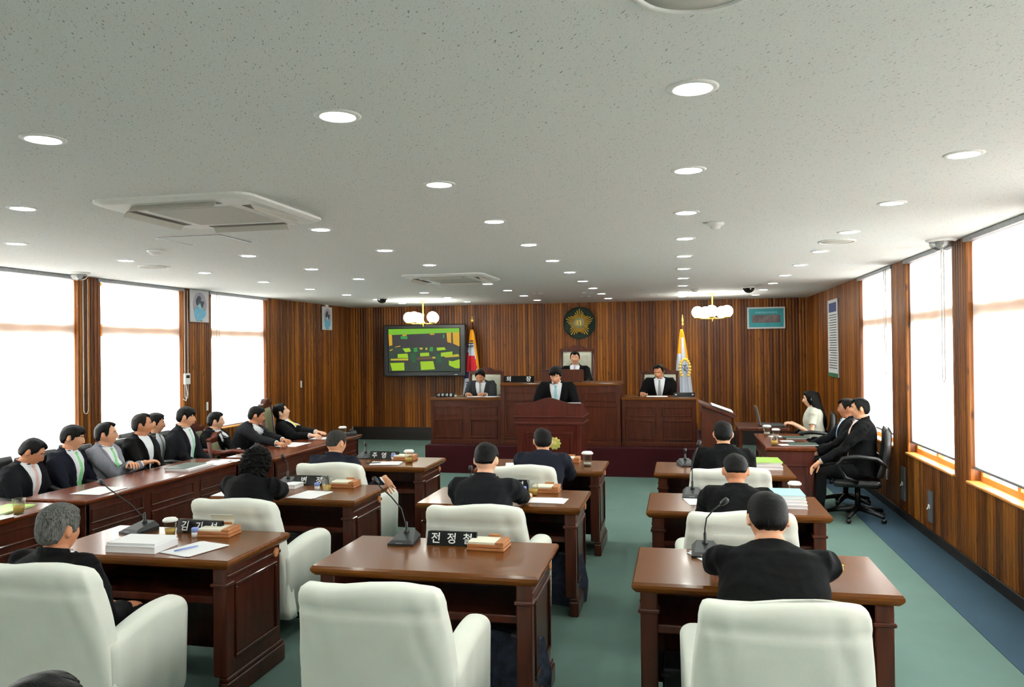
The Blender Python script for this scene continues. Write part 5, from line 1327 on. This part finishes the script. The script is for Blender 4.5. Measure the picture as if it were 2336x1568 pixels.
# officials along the left windows
LR = [
 dict(x=-5.22, y=5.45, top=1.17, pitch=.50, yaw=-.45, jacket='charcoal', tie='tie_pink', glasses=True, skin='skin2', lab='person in dark suit with pale pink tie and glasses looking down, first of the row', ch='black office chair of the person with pale pink tie', open_front=.12),
 dict(x=-5.25, y=5.92, top=1.22, pitch=.18, yaw=-.42, jacket='navysuit', tie='tie_green', hstyle='fringe', lab='person in navy suit with bright green tie and full fringe of hair', ch='black office chair of the person with bright green tie', open_front=.10),
 dict(x=-5.22, y=6.30, top=1.205, pitch=-.02, yaw=-.40, jacket='greysuit', tie='tie_green', glasses=True, hstyle='receding', lab='person in light grey suit, arms crossed, green tie', ch='black office chair of the person in light grey suit', R=(-4.92, 6.42, .80), L=(-4.90, 6.22, .82), open_front=.2),
 dict(x=-5.20, y=6.77, top=1.245, pitch=-.02, yaw=-.5, jacket='blacksuit', tie=None, hstyle='receding', hair='hairbrown', skin='skin2', lab='person in black jacket and open white collar without a tie', ch='black office chair of the person without a tie', open_front=.35),
 dict(x=-5.55, y=7.44, top=1.195, pitch=.08, yaw=-.5, jacket='slate', tie='tie_grey', lab='person in slate suit with grey tie and short cropped hair', ch='black office chair of the person in slate suit', open_front=.15),
 dict(x=-5.25, y=7.54, top=1.255, pitch=.12, yaw=-.48, jacket='charcoal', tie='tie_mint', hstyle='fringe', lab='person in dark suit with long mint tie, tallest of the row by the windows', ch='black office chair of the person with long mint tie', open_front=.05),
 dict(x=-5.42, y=8.36, top=1.125, pitch=.0, yaw=-.5, jacket='blacksuit', tie='tie_dark', skin='skin3', lab='person in black suit and dark tie in full profile against the window', ch='carved chair with khaki leather behind the person in profile by the window', open_front=.3, L=(-4.95, 8.15, .66)),
]
for k, p in enumerate(LR):
    cl = p.pop('ch')
    person(p.pop('x'), p.pop('y'), p.pop('top'), 1.42, p.pop('lab'), lean=.02 if k else .06, hunch=.14, seed=20+k, group=G1, fine=(k < 3), spreadlegs=.05, wide=.96,
           chair=('o', cl, dict(back=.50)) if k < 6 else ('c', cl, dict(leather='khaki', H=.98, frame='cherry')), **p)
person(-4.92, 8.42, 1.20, 1.35, 'person in charcoal suit with light blue tie and glasses leaning onto the side table', lean=.30, hunch=.25, pitch=.20, yaw=-.35, jacket='charcoal', tie='tie_blue', skin='skin2', glasses=True, R=(-4.42, 8.0, .80), L=(-4.50, 8.30, .80), rcurl=1.2, lcurl=1.1, seed=31, group=G1, open_front=.2, chair=('c', 'carved chair of the person leaning onto the side table', dict(leather='khaki', H=.88, frame='cherry')))
person(-4.98, 9.12, 1.175, 1.25, 'person in black suit with yellow tie reclining, head thrown back', lean=-.28, hunch=-.05, pitch=-.38, yaw=-.25, jacket='blacksuit', tie='tie_yellow', skin='skin3', L=(-4.36, 9.02, .80), R=(-4.42, 8.80, .80), lcurl=.2, seed=32, group=G1, open_front=.3)
carved_chair(-4.83, 9.18, -1.25, 'tall carved chair with dark top rail and khaki leather under the reclining person', leather='khaki', H=1.22, frame='bench').scale = (1, 1.25, 1)
# dais
person(-3.075, 11.92, 1.545, pi, 'person in mid grey suit writing on the left wing of the dais', z0=ST, lean=.18, hunch=.2, pitch=.52, jacket='midgrey', tie='tie_grey', R=(-3.22, 11.66, 1.13), L=(-2.93, 11.66, 1.13), chair=('c', 'carved chair with cream leather behind the person in mid grey', dict(H=1.12)), seed=41, open_front=.1, skin='skin2')
person(-1.676, 12.72, 1.79, pi, 'chairman in black suit with lilac tie and small gold badge, in the tall chair', z0=ST+.08, lean=0, hunch=.08, pitch=.05, jacket='blacksuit', tie='tie_lilac', chair=('c', 'tallest carved chair with crested top and cream leather, of the chairman', dict(H=1.39)), seed=42, L=(-1.42, 12.30, 1.28), R=(-1.9, 12.30, 1.28), open_front=.2)
person(-.31, 11.95, 1.595, pi, 'person in black suit glancing down on the right wing of the dais', z0=ST, lean=.12, hunch=.15, pitch=.38, yaw=.25, jacket='blacksuit', tie='tie_grey', R=(-.55, 11.70, 1.14), hstyle='receding', chair=('c', 'carved chair with cream leather on the right wing, next to the white flag', dict(H=1.11)), seed=43, skin='skin2', open_front=.1)
person(-1.60, 10.17, 1.62, pi, 'person in black suit with aqua tie reading at the lectern', stand=True, lean=.22, hunch=.22, pitch=.45, jacket='blacksuit', tie='tie_aqua', hT=.024, hstyle='fringe', L=(-1.36, 9.93, 1.10), R=(-1.84, 9.93, 1.10), seed=44, wide=1.08, open_front=.2)
b = B(); b.box(-.12, .12, -.09, .09, -.002, .006); o = b.obj('speech_paper', 'paper'); o.location = (-1.33, 9.76, 1.125); o.rotation_euler = (-.24, 0, 0); tag(o, 'white papers on the arched lectern before the reading person', 'paper')
# right side
person(1.85, 8.80, 1.285, -1.40, 'person in black suit with peach tie and hands on knees, nearer of two at right', lean=-.06, hunch=.12, pitch=.0, yaw=.05, jacket='blacksuit', tie='tie_peach', R=(1.44, 8.98, .66), L=(1.42, 8.62, .62), ldir=((-.75, -.15, -.65), (-.6, 0, -.8)), rdir=((-.9, -.2, -.4), (-.4, 0, -.9)), lcurl=.25, rcurl=.5, chair=('o', 'black leather office chair of the nearer seated person at right', dict(back=.50)), seed=51, fine=True, open_front=.2, spreadlegs=.12)
person(1.86, 9.50, 1.235, -1.40, 'person in dark suit and glasses, farther of the two men at right', lean=-.04, hunch=.12, pitch=.0, yaw=.1, jacket='charcoal', tie='tie_blue', glasses=True, skin='skin2', R=(1.47, 9.66, .66), L=(1.47, 9.34, .66), chair=('o', 'black leather office chair of the farther seated person at right', dict(back=.46)), seed=52, open_front=.2)
person(1.72, 11.15, 1.235, -1.45, 'woman with long black hair in a cream blouse typing near the back right corner', lean=.02, hunch=.08, pitch=.08, jacket='cream_blouse', female=True, hstyle='long', hT=.016, sleeves=False, L=(1.50, 11.02, .77), R=(1.50, 11.22, .77), chair=('o', 'black office chair of the typing woman', dict(back=.46)), seed=53, skin='skin3')
